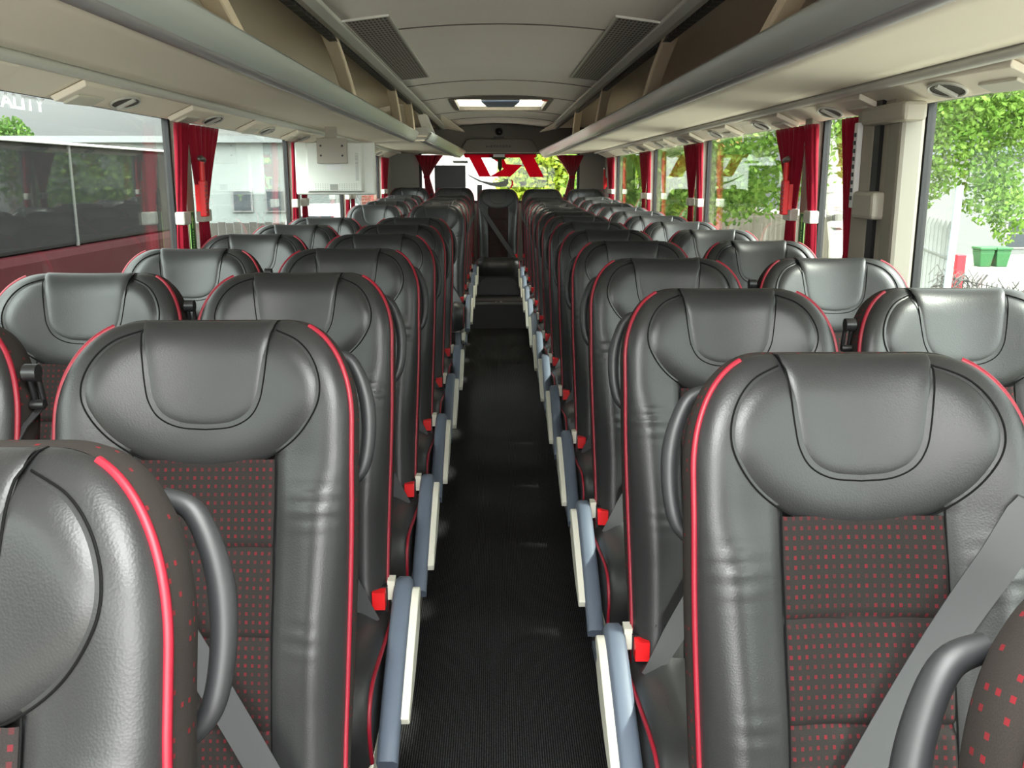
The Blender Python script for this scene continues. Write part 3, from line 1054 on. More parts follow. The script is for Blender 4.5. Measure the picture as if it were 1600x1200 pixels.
# ------------------------------------------------------------------ luggage racks
def rack_scale(y):
    """towards the rear end the rack draws in and drops a little"""
    return float(np.interp(y, [8.0, 10.72], [1.0, 0.74]))
def rack_profile(y, sg, k=None):
    k = rack_scale(y) if k is None else k
    P = lambda x, h: (sg * x, y, CAMZ + h)
    return k, P
BRACK = mat('beige_bracket', srgb(226, 208, 180), 0.6)
EDGEG = mat('rack_edge_grey', srgb(140, 138, 140), 0.45)
RYS = [-1.5, 0.5, 1.5, 2.5, 3.5, 4.5, 5.5, 6.5, 7.2, 8.0]
RYR = [8.0, 8.5, 9.0, 9.5, 10.0, 10.72]
def rack(sg, ys, root, inset=0.0):
    def strip(pts_fun, name, material, thick=0.012, parent=root, smooth=True):
        rows = [pts_fun(y) for y in ys]
        n = len(rows[0])
        v = [p for r in rows for p in r]
        f = grid_faces(len(rows), n)
        l = parent.location
        v = [(p[0] - l[0], p[1] - l[1], p[2] - l[2]) for p in v]
        o = mesh_link(name, v, f, material, parent, smooth)
        s = o.modifiers.new('thick', 'SOLIDIFY')
        s.thickness = thick
        s.offset = 0
        return o
    def XK(x, y):
        k = rack_scale(y)
        return 1.10 - (1.10 - x) * 1.0 - (1 - k) * 0.70 * (1.10 - x) / 0.40 - inset * (1.10 - x) / 0.40
    def HK(h, y, x):
        return h - (1 - rack_scale(y)) * 0.30 * min(max((1.10 - x) / 0.40, 0.0), 1.0)
    def under(y):
        return [(sg * XK(x, y), y, CAMZ + HK(h, y, x)) for x, h in ((1.074, 0.277), (1.02, 0.283), (0.90, 0.291), (0.80, 0.295), (0.715, 0.298))]
    def lip(y):
        return [(sg * XK(x, y), y, CAMZ + HK(h, y, x)) for x, h in ((0.722, 0.290), (0.706, 0.291), (0.695, 0.300), (0.685, 0.315), (0.676, 0.332), (0.668, 0.348), (0.666, 0.358), (0.672, 0.364), (0.684, 0.362))]
    def back(y):
        return [(sg * XK(x, y), y, CAMZ + HK(h, y, x)) for x, h in ((0.70, 0.330), (0.90, 0.335), (1.10, 0.350), (1.15, 0.38), (1.12, 0.47), (1.00, 0.56), (0.82, 0.590), (0.668, 0.565))]
    strip(under, 'underside', UNDER)
    strip(lip, 'lip', LIPM, 0.008)
    strip(back, 'lining', TAUPE)
    def bead(y):
        return [(sg * XK(x, y), y, CAMZ + HK(h, y, x)) for x, h in ((0.742, 0.291), (0.735, 0.284), (0.715, 0.282), (0.702, 0.286), (0.698, 0.294))]
    strip(bead, 'lip_edge', EDGEG, 0.004)
    return root
for sg, lab in ((-1, 'left'), (1, 'right')):
    r = empty('luggage_rack', (sg * 0.9, 3, CAMZ + 0.3))
    rack(sg, RYS if sg < 0 else RYS + RYR[1:], r)
    tag(r, 'long open luggage rack with silver lip above the %s windows' % lab, 'luggage rack')
    ye = 8.0 if sg < 0 else 10.7
    for yl in (2.55, 4.55, 6.7, 8.7 if sg > 0 else 7.8):
        m = MB()
        rings = []
        for k in np.linspace(0, 1, 9):
            y = yl - 0.85 + 0.85 * k
            x = 0.632 + 0.045 * k
            z = CAMZ + 0.545 - 0.195 * k + 0.015 * math.sin(PI * k)
            rings.append([(sg * x, y, z), (sg * (x + 0.06), y + 0.02, z), (sg * (x + 0.06), y + 0.15, z - 0.01), (sg * x, y + 0.13, z - 0.01)])
        m.loft(rings)
        part('bracket', m, BRACK, r, 0.006)
    if sg < 0:
        # closed rounded end of the front section
        e = MB().prism([(-1.074, CAMZ + 0.27), (-0.72, CAMZ + 0.292), (-0.69, CAMZ + 0.30), (-0.665, CAMZ + 0.352), (-0.69, CAMZ + 0.366), (-1.074, CAMZ + 0.345)], 1, 8.0, 8.03)
        part('end_cap', e, LIPR, r, 0.004)
r = empty('luggage_rack', (-0.85, 9.3, CAMZ + 0.25))
tag(r, 'short stepped luggage rack with pale lip at the rear left corner', 'luggage rack')
rack(-1, [8.03, 8.5, 9.0, 9.5, 10.0, 10.72], r, inset=0.10)
e = MB().prism([(-1.074, CAMZ + 0.28), (-0.61, CAMZ + 0.292), (-0.57, CAMZ + 0.355), (-0.60, CAMZ + 0.40), (-1.074, CAMZ + 0.40)], 1, 8.032, 8.06)
part('end_cap', e, GREYW, r, 0.006)
part('bracket', MB().hexa([(-0.66, 8.7, CAMZ + 0.34), (-0.56, 8.7, CAMZ + 0.34), (-0.56, 8.95, CAMZ + 0.33), (-0.66, 8.95, CAMZ + 0.33), (-0.70, 8.2, CAMZ + 0.54), (-0.62, 8.2, CAMZ + 0.54), (-0.62, 8.42, CAMZ + 0.54), (-0.70, 8.42, CAMZ + 0.54)]), WHITE, r, 0.004)

# service strip between rack and window: rounded tube, sloping board, and units with vents
for sg, lab in ((-1, 'left'), (1, 'right')):
    s = empty('service_channel', (sg * 1.15, 4.5, CAMZ + 0.24))
    tag(s, 'cream service channel running between the rack and the %s windows' % lab, 'service panel')
    m = MB()
    rings = []
    for y in (Y0, 10.72):
        rings.append([(sg * (1.098 + 0.020 * math.cos(a)), y, CAMZ + 0.264 + 0.016 * math.sin(a)) for a in np.linspace(0, 2 * PI, 15)[:-1]])
    m.loft(rings)
    part('round_rail', m, LIPR, s, smooth=True)
    bd = MB().prism([(sg * 1.10, CAMZ + 0.262), (sg * 1.224, CAMZ + 0.206), (sg * 1.224, CAMZ + 0.235), (sg * 1.10, CAMZ + 0.29)], 1, Y0, 10.72)
    part('board', bd, UNDER, s)
    d = np.array((0.12, -0.055)); d /= np.linalg.norm(d)
    nn = np.array((-0.055, -0.12)); nn /= np.linalg.norm(nn)
    o0 = np.array((1.112, 0.256))
    def PS(p, y, n):
        q = o0 + d * p + nn * n
        return (sg * q[0], y, CAMZ + q[1])
    start, step = (1.70, 0.90) if sg < 0 else (1.25, 0.87)
    nu = 9
    for k in range(nu):
        y = start + step * k
        u = empty('reading_light_unit', PS(0.05, y, 0))
        place = 'nearest the camera' if k == 0 else '%s from the front' % ORD[k]
        tag(u, 'cream vent and reading light unit over the %s windows, %s' % (lab, place), 'light unit', 'reading light units, %s side' % lab)
        b = MB().hexa([PS(0.0, y, 0.002), PS(0.108, y, 0.002), PS(0.108, y + 0.60, 0.002), PS(0.0, y + 0.60, 0.002), PS(0.006, y + 0.0, 0.020), PS(0.102, y + 0.0, 0.020), PS(0.102, y + 0.56, 0.006), PS(0.006, y + 0.56, 0.006)])
        part('housing', b, UNDER, u, 0.004)
        l = MB().hexa([PS(0.05, y + 0.04, 0.014), PS(0.098, y + 0.04, 0.014), PS(0.098, y + 0.22, 0.012), PS(0.05, y + 0.22, 0.012), PS(0.05, y + 0.04, 0.026), PS(0.098, y + 0.04, 0.026), PS(0.098, y + 0.22, 0.020), PS(0.05, y + 0.22, 0.020)])
        part('light_panel', l, BEIGEP, u, 0.003)
        cv = MB()
        rim = [PS(0.052 + 0.036 * math.sin(a), y + 0.38 + 0.085 * math.cos(a), 0.016) for a in np.linspace(0, 2 * PI, 25)]
        cv.tube(rim, 0.004, 6)
        pv = part('vent_ring', cv, LIPR, u, smooth=True)
        dk = MB()
        dk.loft([[PS(0.052 + 0.034 * math.sin(a), y + 0.38 + 0.082 * math.cos(a), n) for a in np.linspace(0, 2 * PI, 25)[:-1]] for n in (0.006, 0.0155)])
        rel(dk, u).build('vent_hole', mat('vent_recess', (0.06, 0.055, 0.048), 0.7) if 'vent_recess' not in bpy.data.materials else bpy.data.materials['vent_recess'], pv, False)
        vn = MB().hexa([PS(0.022, y + 0.372, 0.015), PS(0.082, y + 0.372, 0.015), PS(0.082, y + 0.388, 0.015), PS(0.022, y + 0.388, 0.015), PS(0.022, y + 0.372, 0.024), PS(0.082, y + 0.372, 0.024), PS(0.082, y + 0.388, 0.024), PS(0.022, y + 0.388, 0.024)])
        rel(vn, u).build('vent_vane', LIPR, pv, False)

# ------------------------------------------------------------------ curtains
def curtain(sg, yp, dirn, label, ztop=WTOP - 0.01, zbot=SILL - 0.04, tie_z=1.315, wtop=0.40, group=None, band=True):
    ztop = CAMZ + 0.194
    """dirn=+1: hangs on the far side of the post, -1 on the near side"""
    root = empty('curtain', (sg * 1.19, yp + dirn * 0.08, zbot))
    tag(root, label, 'curtain', group)
    ta, tb = (0.080, 0.155) if dirn > 0 else (0.105, 0.165)
    zs = np.concatenate([np.linspace(ztop, tie_z, 16), np.linspace(tie_z, zbot, 12)[1:]])
    n = 56
    v = []
    for z in zs:
        if z >= tie_z:
            k = (z - tie_z) / (ztop - tie_z)
            k2 = k ** 1.15
            a, b = ta * (1 - k2) + 0.004 * k2, tb * (1 - k2) + wtop * k2
            amp = 0.010 + 0.006 * k
        else:
            k = (tie_z - z) / (tie_z - zbot)
            k2 = min(1, k * 3) ** 0.6
            a, b = ta - 0.010 * k2, tb + 0.025 * k2
            amp = 0.011
        for j in range(n):
            q = j / (n - 1)
            y = yp + dirn * (a + (b - a) * q)
            x = sg * (1.188 - 0.006 * math.sin(q * PI) + 0.8 * amp * math.sin(q * 2 * PI * 6.5 + 0.4 * math.sin(z * 9)))
            v.append((x, y, z))
    l = root.location
    v = [(p[0] - l[0], p[1] - l[1], p[2] - l[2]) for p in v]
    o = mesh_link('cloth', v, grid_faces(len(zs), n), CURT, root)
    so = o.modifiers.new('thick', 'SOLIDIFY'); so.thickness = 0.002
    ya, yb = sorted((yp + dirn * (ta - 0.010), yp + dirn * (tb + 0.010)))
    a, b = sorted((sg * 1.166, sg * 1.202))
    if band:
        part('tie_band', MB().box(a, b, ya, yb, tie_z - 0.03, tie_z + 0.018), TIEM, root, 0.006)
    return root
for sg, posts, lab in ((-1, LPOSTS, 'left'), (1, RPOSTS, 'right')):
    for i, p in enumerate(posts):
        if sg < 0 and i == 0:
            continue
        w = ('first', 'second', 'third', 'fourth')[i if sg > 0 else i - 1]
        curtain(sg, p, 1, 'tied red curtain behind the %s window post on the %s side' % (w, lab), group='%s side curtains' % lab)
        curtain(sg, p, -1, 'tied red curtain before the %s window post on the %s side' % (w, lab), wtop=0.12, group='%s side curtains' % lab)
curtain(1, 3.065, 1, 'narrow red curtain beside the warm grey front right pillar', wtop=0.27, group='right side curtains', tie_z=1.20, band=False)

# hammers and exit stickers
def hammer(sg, y, label, z=1.40):
    h = empty('emergency_hammer', (sg * 1.16, y, z))
    tag(h, label, 'hammer')
    a, b = sorted((sg * 1.125, sg * 1.150))
    a_, b_ = sorted((sg * 1.150, sg * 1.166))
    part('mount_plate', MB().box(a_, b_, y - 0.012, y + 0.012, z - 0.07, z + 0.03), REDP, h)
    part('holder', MB().box(a, b, y - 0.02, y + 0.02, z - 0.09, z + 0.045), REDP, h, 0.005)
    rb = MB()
    for k in range(7):
        zz = z - 0.075 + k * 0.016
        a2, b2 = sorted((sg * 1.121, sg * 1.127))
        rb.box(a2, b2, y - 0.021, y - 0.005, zz, zz + 0.006)
    part('rib', rb, mat('hammer_rib', srgb(120, 10, 14), 0.5), h)
    part('shaft', MB().tube([(sg * 1.138, y, z + 0.03), (sg * 1.138, y, z + 0.115)], 0.010, 10), REDP, h, smooth=True)
    part('hammer_head', MB().tube([(sg * 1.138, y - 0.030, z + 0.125), (sg * 1.138, y - 0.012, z + 0.128), (sg * 1.138, y + 0.026, z + 0.122)], 0.011, 10, [0.004, 0.012, 0.012]), mat('hammer_steel', (0.25, 0.24, 0.23), 0.3, 0.9), h, smooth=True)
hammer(-1, 3.64, 'red emergency hammer on the nearest left window post')
hammer(1, 3.78, 'red emergency hammer on the nearest right window post')
hammer(1, 10.14, 'small red emergency hammer near the rear right corner', 1.42)
def sticker(sg, y, label, zc=1.245):
    s = empty('exit_sticker', (sg * 1.195, y, zc))
    tag(s, label, 'sign')
    a, b = sorted((sg * 1.1925, sg * 1.196))
    part('border', MB().box(a, b, y - 0.028, y + 0.028, zc - 0.075, zc + 0.085), GREENL, s)
    a, b = sorted((sg * 1.1915, sg * 1.193))
    part('panel', MB().box(a, b, y - 0.024, y + 0.024, zc - 0.071, zc + 0.081), GREENS, s)
    m = MB()
    a, b = sorted((sg * 1.1905, sg * 1.192))
    # arrow / figure at the top, a column of small characters below
    m.prism([(y - 0.016, zc + 0.05), (y, zc + 0.072), (y + 0.016, zc + 0.05), (y + 0.006, zc + 0.05), (y + 0.006, zc + 0.02), (y - 0.006, zc + 0.02), (y - 0.006, zc + 0.05)], 0, a, b)
    for k in range(8):
        zz = zc + 0.012 - k * 0.0100
        m.box(a, b, y - 0.006, y + 0.005, zz - 0.006, zz)
    part('print', m, GREENL, s)
sticker(-1, 3.65, 'green exit sticker on the nearest left window post')
sticker(1, 3.71, 'green exit sticker on the nearest right window post', 1.235)

# ------------------------------------------------------------------ hanging television
tv = empty('television', (-0.86, 5.42, CAMZ + 0.04))
tag(tv, 'white television seen from behind, hanging below the left luggage rack', 'television')
tx0, tx1, tz0, tz1 = -1.155, -0.705, CAMZ - 0.100, CAMZ + 0.190
part('housing', MB().box(tx0, tx1, 5.4050, 5.4450, tz0, tz1), TVW, tv, 0.010)
part('back_panel', MB().hexa([(tx0 + 0.075, 5.3820, tz0 + 0.02), (tx1 - 0.075, 5.3820, tz0 + 0.02), (tx1 - 0.06, 5.4100, tz0 + 0.01), (tx0 + 0.06, 5.4100, tz0 + 0.01), (tx0 + 0.075, 5.3820, tz1 - 0.005), (tx1 - 0.075, 5.3820, tz1 - 0.005), (tx1 - 0.06, 5.4100, tz1 - 0.002), (tx0 + 0.06, 5.4100, tz1 - 0.002)]), TVW, tv, 0.004)
part('mounting_plate', MB().box(-1.0210, -0.8510, 5.3550, 5.3750, CAMZ + 0.072, CAMZ + 0.21), PILLARL, tv, 0.003)
bl = MB()
for x in (-0.9980, -0.8780):
    for z in (CAMZ + 0.115, CAMZ + 0.168):
        bl.ball((x, 5.3540, z), (0.006, 0.004, 0.006), 5, 8)
part('bolt', bl, BLACKP, tv)
sl = MB()
for k in range(20):
    z = CAMZ - 0.02 + k * 0.0075
    sl.box(-0.8110, -0.7940, 5.3800, 5.3825, z, z + 0.003)
sl2, sl3 = MB(), MB()
for r_ in range(4):
    for k in range(18):
        x = -1.0410 + k * 0.0135
        if -0.9610 < x < -0.9110:
            continue
        (sl2 if x < -0.93 else sl3).box(x, x + 0.005, 5.3800, 5.3825, CAMZ - 0.073 + r_ * 0.010, CAMZ - 0.070 + r_ * 0.010)
part('cooling_grille', sl, TVG, tv)
part('lower_grille', sl2, TVG, tv)
part('lower_grille', sl3, TVG, tv)
part('socket_plate', MB().box(-0.9580, -0.9140, 5.3785, 5.3825, CAMZ - 0.074, CAMZ - 0.042), TVG, tv)
part('rating_label', MB().box(-0.9710, -0.8910, 5.3795, 5.3825, CAMZ + 0.034, CAMZ + 0.066), WHITE, tv)
part('hanger', MB().box(-0.975, -0.915, 5.3850, 5.42, CAMZ + 0.18, CAMZ + 0.272), PILLARL, tv)

# ------------------------------------------------------------------ rear wall and window
RY = 10.9
rwm = MB()
rwm.box(-1.27, -0.90, RY, RY + 0.06, -0.06, 2.15).box(0.94, 1.27, RY, RY + 0.06, -0.06, 2.15)
rwm.box(-0.90, 0.94, RY, RY + 0.06, -0.06, 1.16).box(-0.90, 0.94, RY, RY + 0.06, CAMZ + 0.27, 2.15)
struct(rwm.build('wall_rear', GREYW, smooth=False))
bulk = MB().box(-1.15, 1.15, RY - 0.08, RY - 0.002, CAMZ + 0.26, CE + 0.10)
struct(bulk.build('wall_rear_upper', DARKP, smooth=False))
bx = empty('rear_bulkhead_box', (0.02, RY - 0.1, CAMZ + 0.3))
tag(bx, 'dark trapezoid cover above the rear window with faint lettering', 'cover')
zt, zb_ = CAMZ + 0.415, CAMZ + 0.262
front = [(-0.355, zt - 0.01), (-0.30, zt), (0.34, zt), (0.395, zt - 0.01), (0.47, zb_), (-0.43, zb_)]
part('cover', MB().prism(front, 1, RY - 0.15, RY - 0.08), DARKP, bx, 0.012)
lt = MB()
x = -0.13
for k, w in enumerate((0.018, 0.010, 0.022, 0.022, 0.022, 0.022, 0.022, 0.022, 0.022)):
    if k < 2:
        lt.box(x, x + w, RY - 0.1515, RY - 0.1495, CAMZ + 0.325, CAMZ + 0.336)
    else:
        lt.box(x, x + 0.005, RY - 0.1515, RY - 0.1495, CAMZ + 0.318, CAMZ + 0.345)
        lt.box(x + 0.014, x + 0.019, RY - 0.1515, RY - 0.1495, CAMZ + 0.318, CAMZ + 0.345)
        zz = CAMZ + (0.340 if k % 2 else 0.329)
        lt.box(x, x + 0.019, RY - 0.1515, RY - 0.1495, zz, zz + 0.005)
    x += w + 0.012
part('lettering', lt, mat('faint_lettering', (0.02, 0.02, 0.02), 0.5), bx)
part('slot', MB().box(-0.045, 0.075, RY - 0.092, RY - 0.078, CAMZ + 0.425, CAMZ + 0.440), BLACKP, bx)
eye = empty('reversing_camera', (0.015, RY - 0.09, CAMZ + 0.495))
tag(eye, 'small round black dome in the panel above the rear window', 'camera')
part('dome', MB().ball((0.015, RY - 0.085, CAMZ + 0.495), (0.042, 0.04, 0.042), 10, 18), BLACKP, eye, smooth=True)
part('lens', MB().ball((0.022, RY - 0.125, CAMZ + 0.485), (0.010, 0.006, 0.010), 6, 10), mat('lens_glint', (0.5, 0.5, 0.5), 0.1, 0.5), eye, smooth=True)

rwin = MB()
rx0, rx1, rz0, rz1 = -0.90, 0.94, 1.16, CAMZ + 0.27
for a, b, c, d in ((rx0, rx0 + 0.03, rz0, rz1), (rx1 - 0.03, rx1, rz0, rz1), (rx0, rx1, rz0, rz0 + 0.03), (rx0, rx1, rz1 - 0.02, rz1)):
    rwin.box(a, b, RY + 0.02, RY + 0.05, c, d)
rwn = struct(rwin.build('window_%d' % wn, RUBBER, smooth=False))
MB().box(rx0 + 0.01, rx1 - 0.01, RY + 0.032, RY + 0.038, rz0 + 0.01, rz1 - 0.01).build('glass_pane', GLASSR, rwn, smooth=False)
# sign film on the pane: letters R and T seen from inside (mirrored), band on top, swoosh
def pxr(x, y):     # picture point -> metres on the rear pane plane
    zc = (RY + 0.03) * 0.976
    return ((x - 775) * zc / 1450 - 0.02, CAMZ + (276 - y) * 0.976 * zc / 1450 + 0.0)
def film(polys, name, material, dy=0.0):
    m = MB()
    for p in polys:
        m.prism([pxr(640 + q[0] * 0.175, 180 + q[1] * 0.175) for q in p], 1, RY + 0.0255 - dy, RY + 0.0275 - dy)
    return m.build(name, material, rwn, False)
film([[(470, 330), (1135, 330), (1125, 380), (500, 380)],
      [(535, 380), (640, 380), (725, 548), (622, 548)],
      [(985, 380), (1112, 380), (1198, 552), (1072, 552)],
      [(700, 360), (862, 360), (846, 400), (862, 436), (1005, 446), (900, 548), (715, 548), (840, 480), (790, 420)]], 'lettering', LETTERR)
film([[(505, 518), (560, 548), (640, 585), (730, 602), (800, 598), (850, 585), (840, 570), (880, 572), (884, 610), (860, 636), (800, 642), (720, 628), (620, 592), (540, 548)],
      [(385, 408), (520, 408), (522, 430), (395, 428)]], 'swoosh', LETTERG)
film([[(908, 566), (924, 590), (926, 620), (908, 650), (884, 664), (900, 640), (912, 610)]], 'swoosh_edge', LETTERR)
for (s_, x0, x1, lab) in ((-1, -0.90, -0.60, 'left'), (1, 0.62, 0.94, 'right')):
    root = empty('curtain', ((x0 + x1) / 2, RY - 0.02, 1.1))
    tag(root, 'tied red curtain at the %s edge of the rear window' % lab, 'curtain')
    zs = np.concatenate([np.linspace(CAMZ + 0.24, CAMZ + 0.0, 14), np.linspace(CAMZ + 0.0, 1.10, 10)[1:]])
    v = []
    n = 44
    for z in zs:
        tz = CAMZ + 0.0
        if z >= tz:
            k = ((z - tz) / 0.24) ** 1.2
        else:
            k = 0.18 * (tz - z) / 0.3
        xe = x0 + 0.06 if s_ < 0 else x1 - 0.06
        xi = xe - s_ * 0.06
        if z >= tz:
            a = xe + (s_ * 0.10) * k
            b = xi + (-s_ * 0.16) * k
        else:
            a, b = xe - s_ * 0.1 * k, xi - s_ * 0.45 * k
        for j in range(n):
            q = j / (n - 1)
            v.append((a + (b - a) * q, RY - 0.035 + 0.012 * math.sin(q * 2 * PI * 6), z))
    l = root.location
    v = [(p[0] - l[0], p[1] - l[1], p[2] - l[2]) for p in v]
    o = mesh_link('cloth', v, grid_faces(len(zs), n), CURT, root)
    so = o.modifiers.new('thick', 'SOLIDIFY'); so.thickness = 0.003
    xc = (x0 + 0.03 if s_ < 0 else x1 - 0.03)
    xe = x0 + 0.06 if s_ < 0 else x1 - 0.06
    part('tie_band', MB().box(min(xe, xe - s_ * 0.06) - 0.005, max(xe, xe - s_ * 0.06) + 0.005, RY - 0.052, RY - 0.016, CAMZ - 0.02, CAMZ + 0.012), CURT, root, 0.004)

pn = MB().box(-0.715, -0.365, RY - 0.12, RY - 0.09, 0.225, CAMZ + 0.125).build('flat_panel', BLACKP, smooth=False)
bevel(pn, 0.006)
tag(pn, 'black rectangular panel standing against the rear window behind the left seats', 'panel')
bo = MB().box(-0.235, -0.18, RY - 0.10, RY - 0.05, 0.502, CAMZ - 0.09).build('small_box', BLACKP, smooth=False)
tag(bevel(bo, 0.004), 'tiny upright black box at the rear window, left of the centre seat', 'box')
fr_ = empty('hanging_ornament', (0.0, RY - 0.04, CAMZ + 0.2))
tag(fr_, 'dark green ornament hanging at the top centre of the rear window', 'ornament')
part('tree_shape', MB().prism([(-0.07, CAMZ + 0.215), (0.09, CAMZ + 0.215), (0.09, CAMZ + 0.195), (0.045, CAMZ + 0.190), (0.05, CAMZ + 0.10), (0.025, CAMZ + 0.05), (0.0, CAMZ + 0.10), (0.0, CAMZ + 0.190), (-0.07, CAMZ + 0.200)], 1, RY - 0.055, RY - 0.045), mat('dark_green_card', srgb(44, 66, 28), 0.8), fr_)
part('clip', MB().box(-0.05, 0.08, RY - 0.056, RY - 0.044, CAMZ + 0.217, CAMZ + 0.248), WHITE, fr_)

# blue thing beside the aisle
bp_ = MB().hexa([(-0.335, 5.15, 0.101), (-0.310, 5.15, 0.101), (-0.310, 5.45, 0.101), (-0.335, 5.45, 0.101), (-0.33, 5.15, 0.20), (-0.315, 5.15, 0.20), (-0.315, 5.45, 0.18), (-0.33, 5.45, 0.18)]).build('blue_folder', BLUEM, smooth=False)
tag(bp_, 'small blue item beside the aisle under the left seats', 'folder')

# lettering on the left front window
me = text_mesh('ALITY', 0.050, LETTERW, 0.0008)
lt = link('lettering', me, lwin[1])

# ------------------------------------------------------------------ outside
GZ = -1.25
ASPH = vary(mat('pale_concrete', (0.19, 0.175, 0.145), 0.9), (0.155, 0.145, 0.12), (0.215, 0.20, 0.17), 0.8)
struct(MB().box(-60, 60, -30, 80, GZ - 0.1, GZ).build('ground', ASPH, smooth=False))

LEAF = mat('birch_leaf', srgb(116, 158, 62), 0.6)
def leaf_mat(name, c1, c2):
    m = bpy.data.materials.new(name)
    m.use_nodes = True
    m.node_tree.nodes.clear()
    out = nd(m, 'ShaderNodeOutputMaterial')
    df = nd(m, 'ShaderNodeBsdfDiffuse')
    tl = nd(m, 'ShaderNodeBsdfTranslucent')
    gm = nd(m, 'ShaderNodeNewGeometry')
    rp = nd(m, 'ShaderNodeMix', data_type='RGBA')
    rp.inputs['A'].default_value = (*c1, 1)
    rp.inputs['B'].default_value = (*c2, 1)
    lk(m, gm.outputs['Random Per Island'], rp.inputs['Factor'])
    lk(m, rp.outputs['Result'], df.inputs[0])
    lk(m, rp.outputs['Result'], tl.inputs[0])
    mx = nd(m, 'ShaderNodeMixShader')
    mx.inputs[0].default_value = 0.45
    lk(m, df.outputs[0], mx.inputs[1]); lk(m, tl.outputs[0], mx.inputs[2]); lk(m, mx.outputs[0], out.inputs[0])
    return m
LEAFA = leaf_mat('birch_leaves', srgb(74, 108, 40), srgb(132, 160, 78))
LEAFB = leaf_mat('hedge_leaves', srgb(84, 106, 24), srgb(126, 140, 48))
LEAFC = leaf_mat('dark_leaves', srgb(48, 74, 36), srgb(92, 118, 60))
BARK = mat('birch_bark', (0.6, 0.58, 0.54), 0.8)
def _bark(m):
    tc = nd(m, 'ShaderNodeTexCoord')
    mp = nd(m, 'ShaderNodeMapping'); mp.inputs['Scale'].default_value = (1, 1, 5)
    nz = nd(m, 'ShaderNodeTexNoise'); nz.inputs['Scale'].default_value = 3; nz.inputs['Detail'].default_value = 5
    cr = nd(m, 'ShaderNodeValToRGB')
    cr.color_ramp.elements[0].position = 0.36; cr.color_ramp.elements[0].color = (0.05, 0.045, 0.04, 1)
    cr.color_ramp.elements[1].position = 0.46; cr.color_ramp.elements[1].color = (0.62, 0.6, 0.55, 1)
    lk(m, tc.outputs['Object'], mp.inputs[0]); lk(m, mp.outputs[0], nz.inputs['Vector']); lk(m, nz.outputs['Fac'], cr.inputs[0])
    lk(m, cr.outputs[0], m.node_tree.nodes['Principled BSDF'].inputs['Base Color'])
_bark(BARK)

def foliage_mesh(name, blobs, count, size, material):
    """thousands of small leaves scattered through ellipsoids (cx,cy,cz,rx,ry,rz)"""
    w = np.array([b[3] * b[4] * b[5] for b in blobs]) ** 0.7
    w /= w.sum()
    v, f = [], []
    for bi, b in enumerate(blobs):
        n = int(count * w[bi])
        d = rng.normal(size=(n, 3))
        d /= np.linalg.norm(d, axis=1)[:, None]
        r = rng.random(n) ** 0.45
        P = np.array(b[:3]) + d * r[:, None] * np.array(b[3:])
        for p in P:
            a = rng.normal(size=3); a /= np.linalg.norm(a)
            c = np.cross(a, rng.normal(size=3)); c /= np.linalg.norm(c) + 1e-9
            s = size * (0.6 + 0.8 * rng.random())
            i = len(v)
            v += [p - a * s, p + c * s * 0.55, p + a * s, p - c * s * 0.55]
            f.append((i, i + 1, i + 2, i + 3))
    return mesh_of(name, v, f, material, False)

def tree(label, loc, blobs, count, size, lm, trunk, r, branches=()):
    root = empty('tree', loc)
    tag(root, label, 'tree')
    l = np.array(loc)
    link('crown', foliage_mesh('crown', [tuple(np.array(b[:3]) - l) + tuple(b[3:]) for b in blobs], count, size, lm), root)
    m = MB()
    m.tube([tuple(np.array(p) - l) for p in trunk], r, 12, [r * (1 - 0.45 * i / (len(trunk) - 1)) for i in range(len(trunk))])
    for br in branches:
        m.tube([tuple(np.array(p) - l) for p in br], 0.03, 6)
    m.build('trunk', BARK, root)
    return root

def at(x, y, zc):
    """world point seen at picture (x, y) at camera depth zc (used to set out the yard)"""
    H = (y - 276) * 0.976 * zc / 1450
    d = (zc - 0.218 * H) / 0.976
    return ((x - 775) * zc / 1450 - 0.02 , d, CAMZ - H)

bx0, by0, bz0 = at(1312, 330, 12.0)
tree('silver birch with leaning white trunk outside the right windows', (bx0 + 0.1, by0, GZ),
     [(bx0 - 1.2, by0 + 0.6, 2.6, 2.0, 1.6, 1.5), (bx0 - 2.4, by0 + 1.6, 2.2, 1.3, 1.2, 1.3), (bx0 - 0.2, by0, 2.9, 1.3, 1.2, 1.6), (bx0 - 1.5, by0 + 1.0, 1.3, 1.4, 1.0, 0.55), (bx0 - 2.9, by0 + 2.0, 1.3, 0.6, 0.8, 0.6), (bx0 + 0.4, by0 + 0.3, 1.6, 0.7, 0.5, 0.7), ],
     22000, 0.048, LEAFA, [(bx0 + 0.15, by0, GZ), (bx0 + 0.05, by0, bz0 - 0.4), (bx0 - 0.12, by0, bz0 + 0.5), (bx0 - 0.5, by0 + 0.1, 3.2), (bx0 - 0.7, by0 + 0.1, 5.5)], 0.15)
c1 = at(1530, 200, 8.8)
tree('drooping leafy tree beyond the large front right window', (c1[0] + 0.8, c1[1] + 0.8, GZ),
     [(c1[0], c1[1], 2.6, 1.35, 0.9, 0.8), (c1[0] - 0.4, c1[1], 1.9, 0.6, 0.55, 0.6), (c1[0] + 0.5, c1[1] + 0.2, 2.05, 0.65, 0.6, 0.55), (c1[0] + 0.2, c1[1], 1.38, 0.28, 0.3, 0.4), (c1[0] - 0.5, c1[1] + 0.1, 1.40, 0.36, 0.3, 0.28), (c1[0] + 0.42, c1[1], 1.16, 0.2, 0.2, 0.36), (c1[0] + 1.4, c1[1] + 0.4, 2.3, 0.7, 0.6, 0.7)],
     30000, 0.027, LEAFA, [(c1[0] + 1.4, c1[1] + 1.0, GZ), (c1[0] + 1.3, c1[1] + 0.9, 1.0), (c1[0] + 0.9, c1[1] + 0.6, 3.0), (c1[0] + 0.6, c1[1] + 0.3, 5.0)], 0.12)
c2 = at(1085, 320, 22.0)
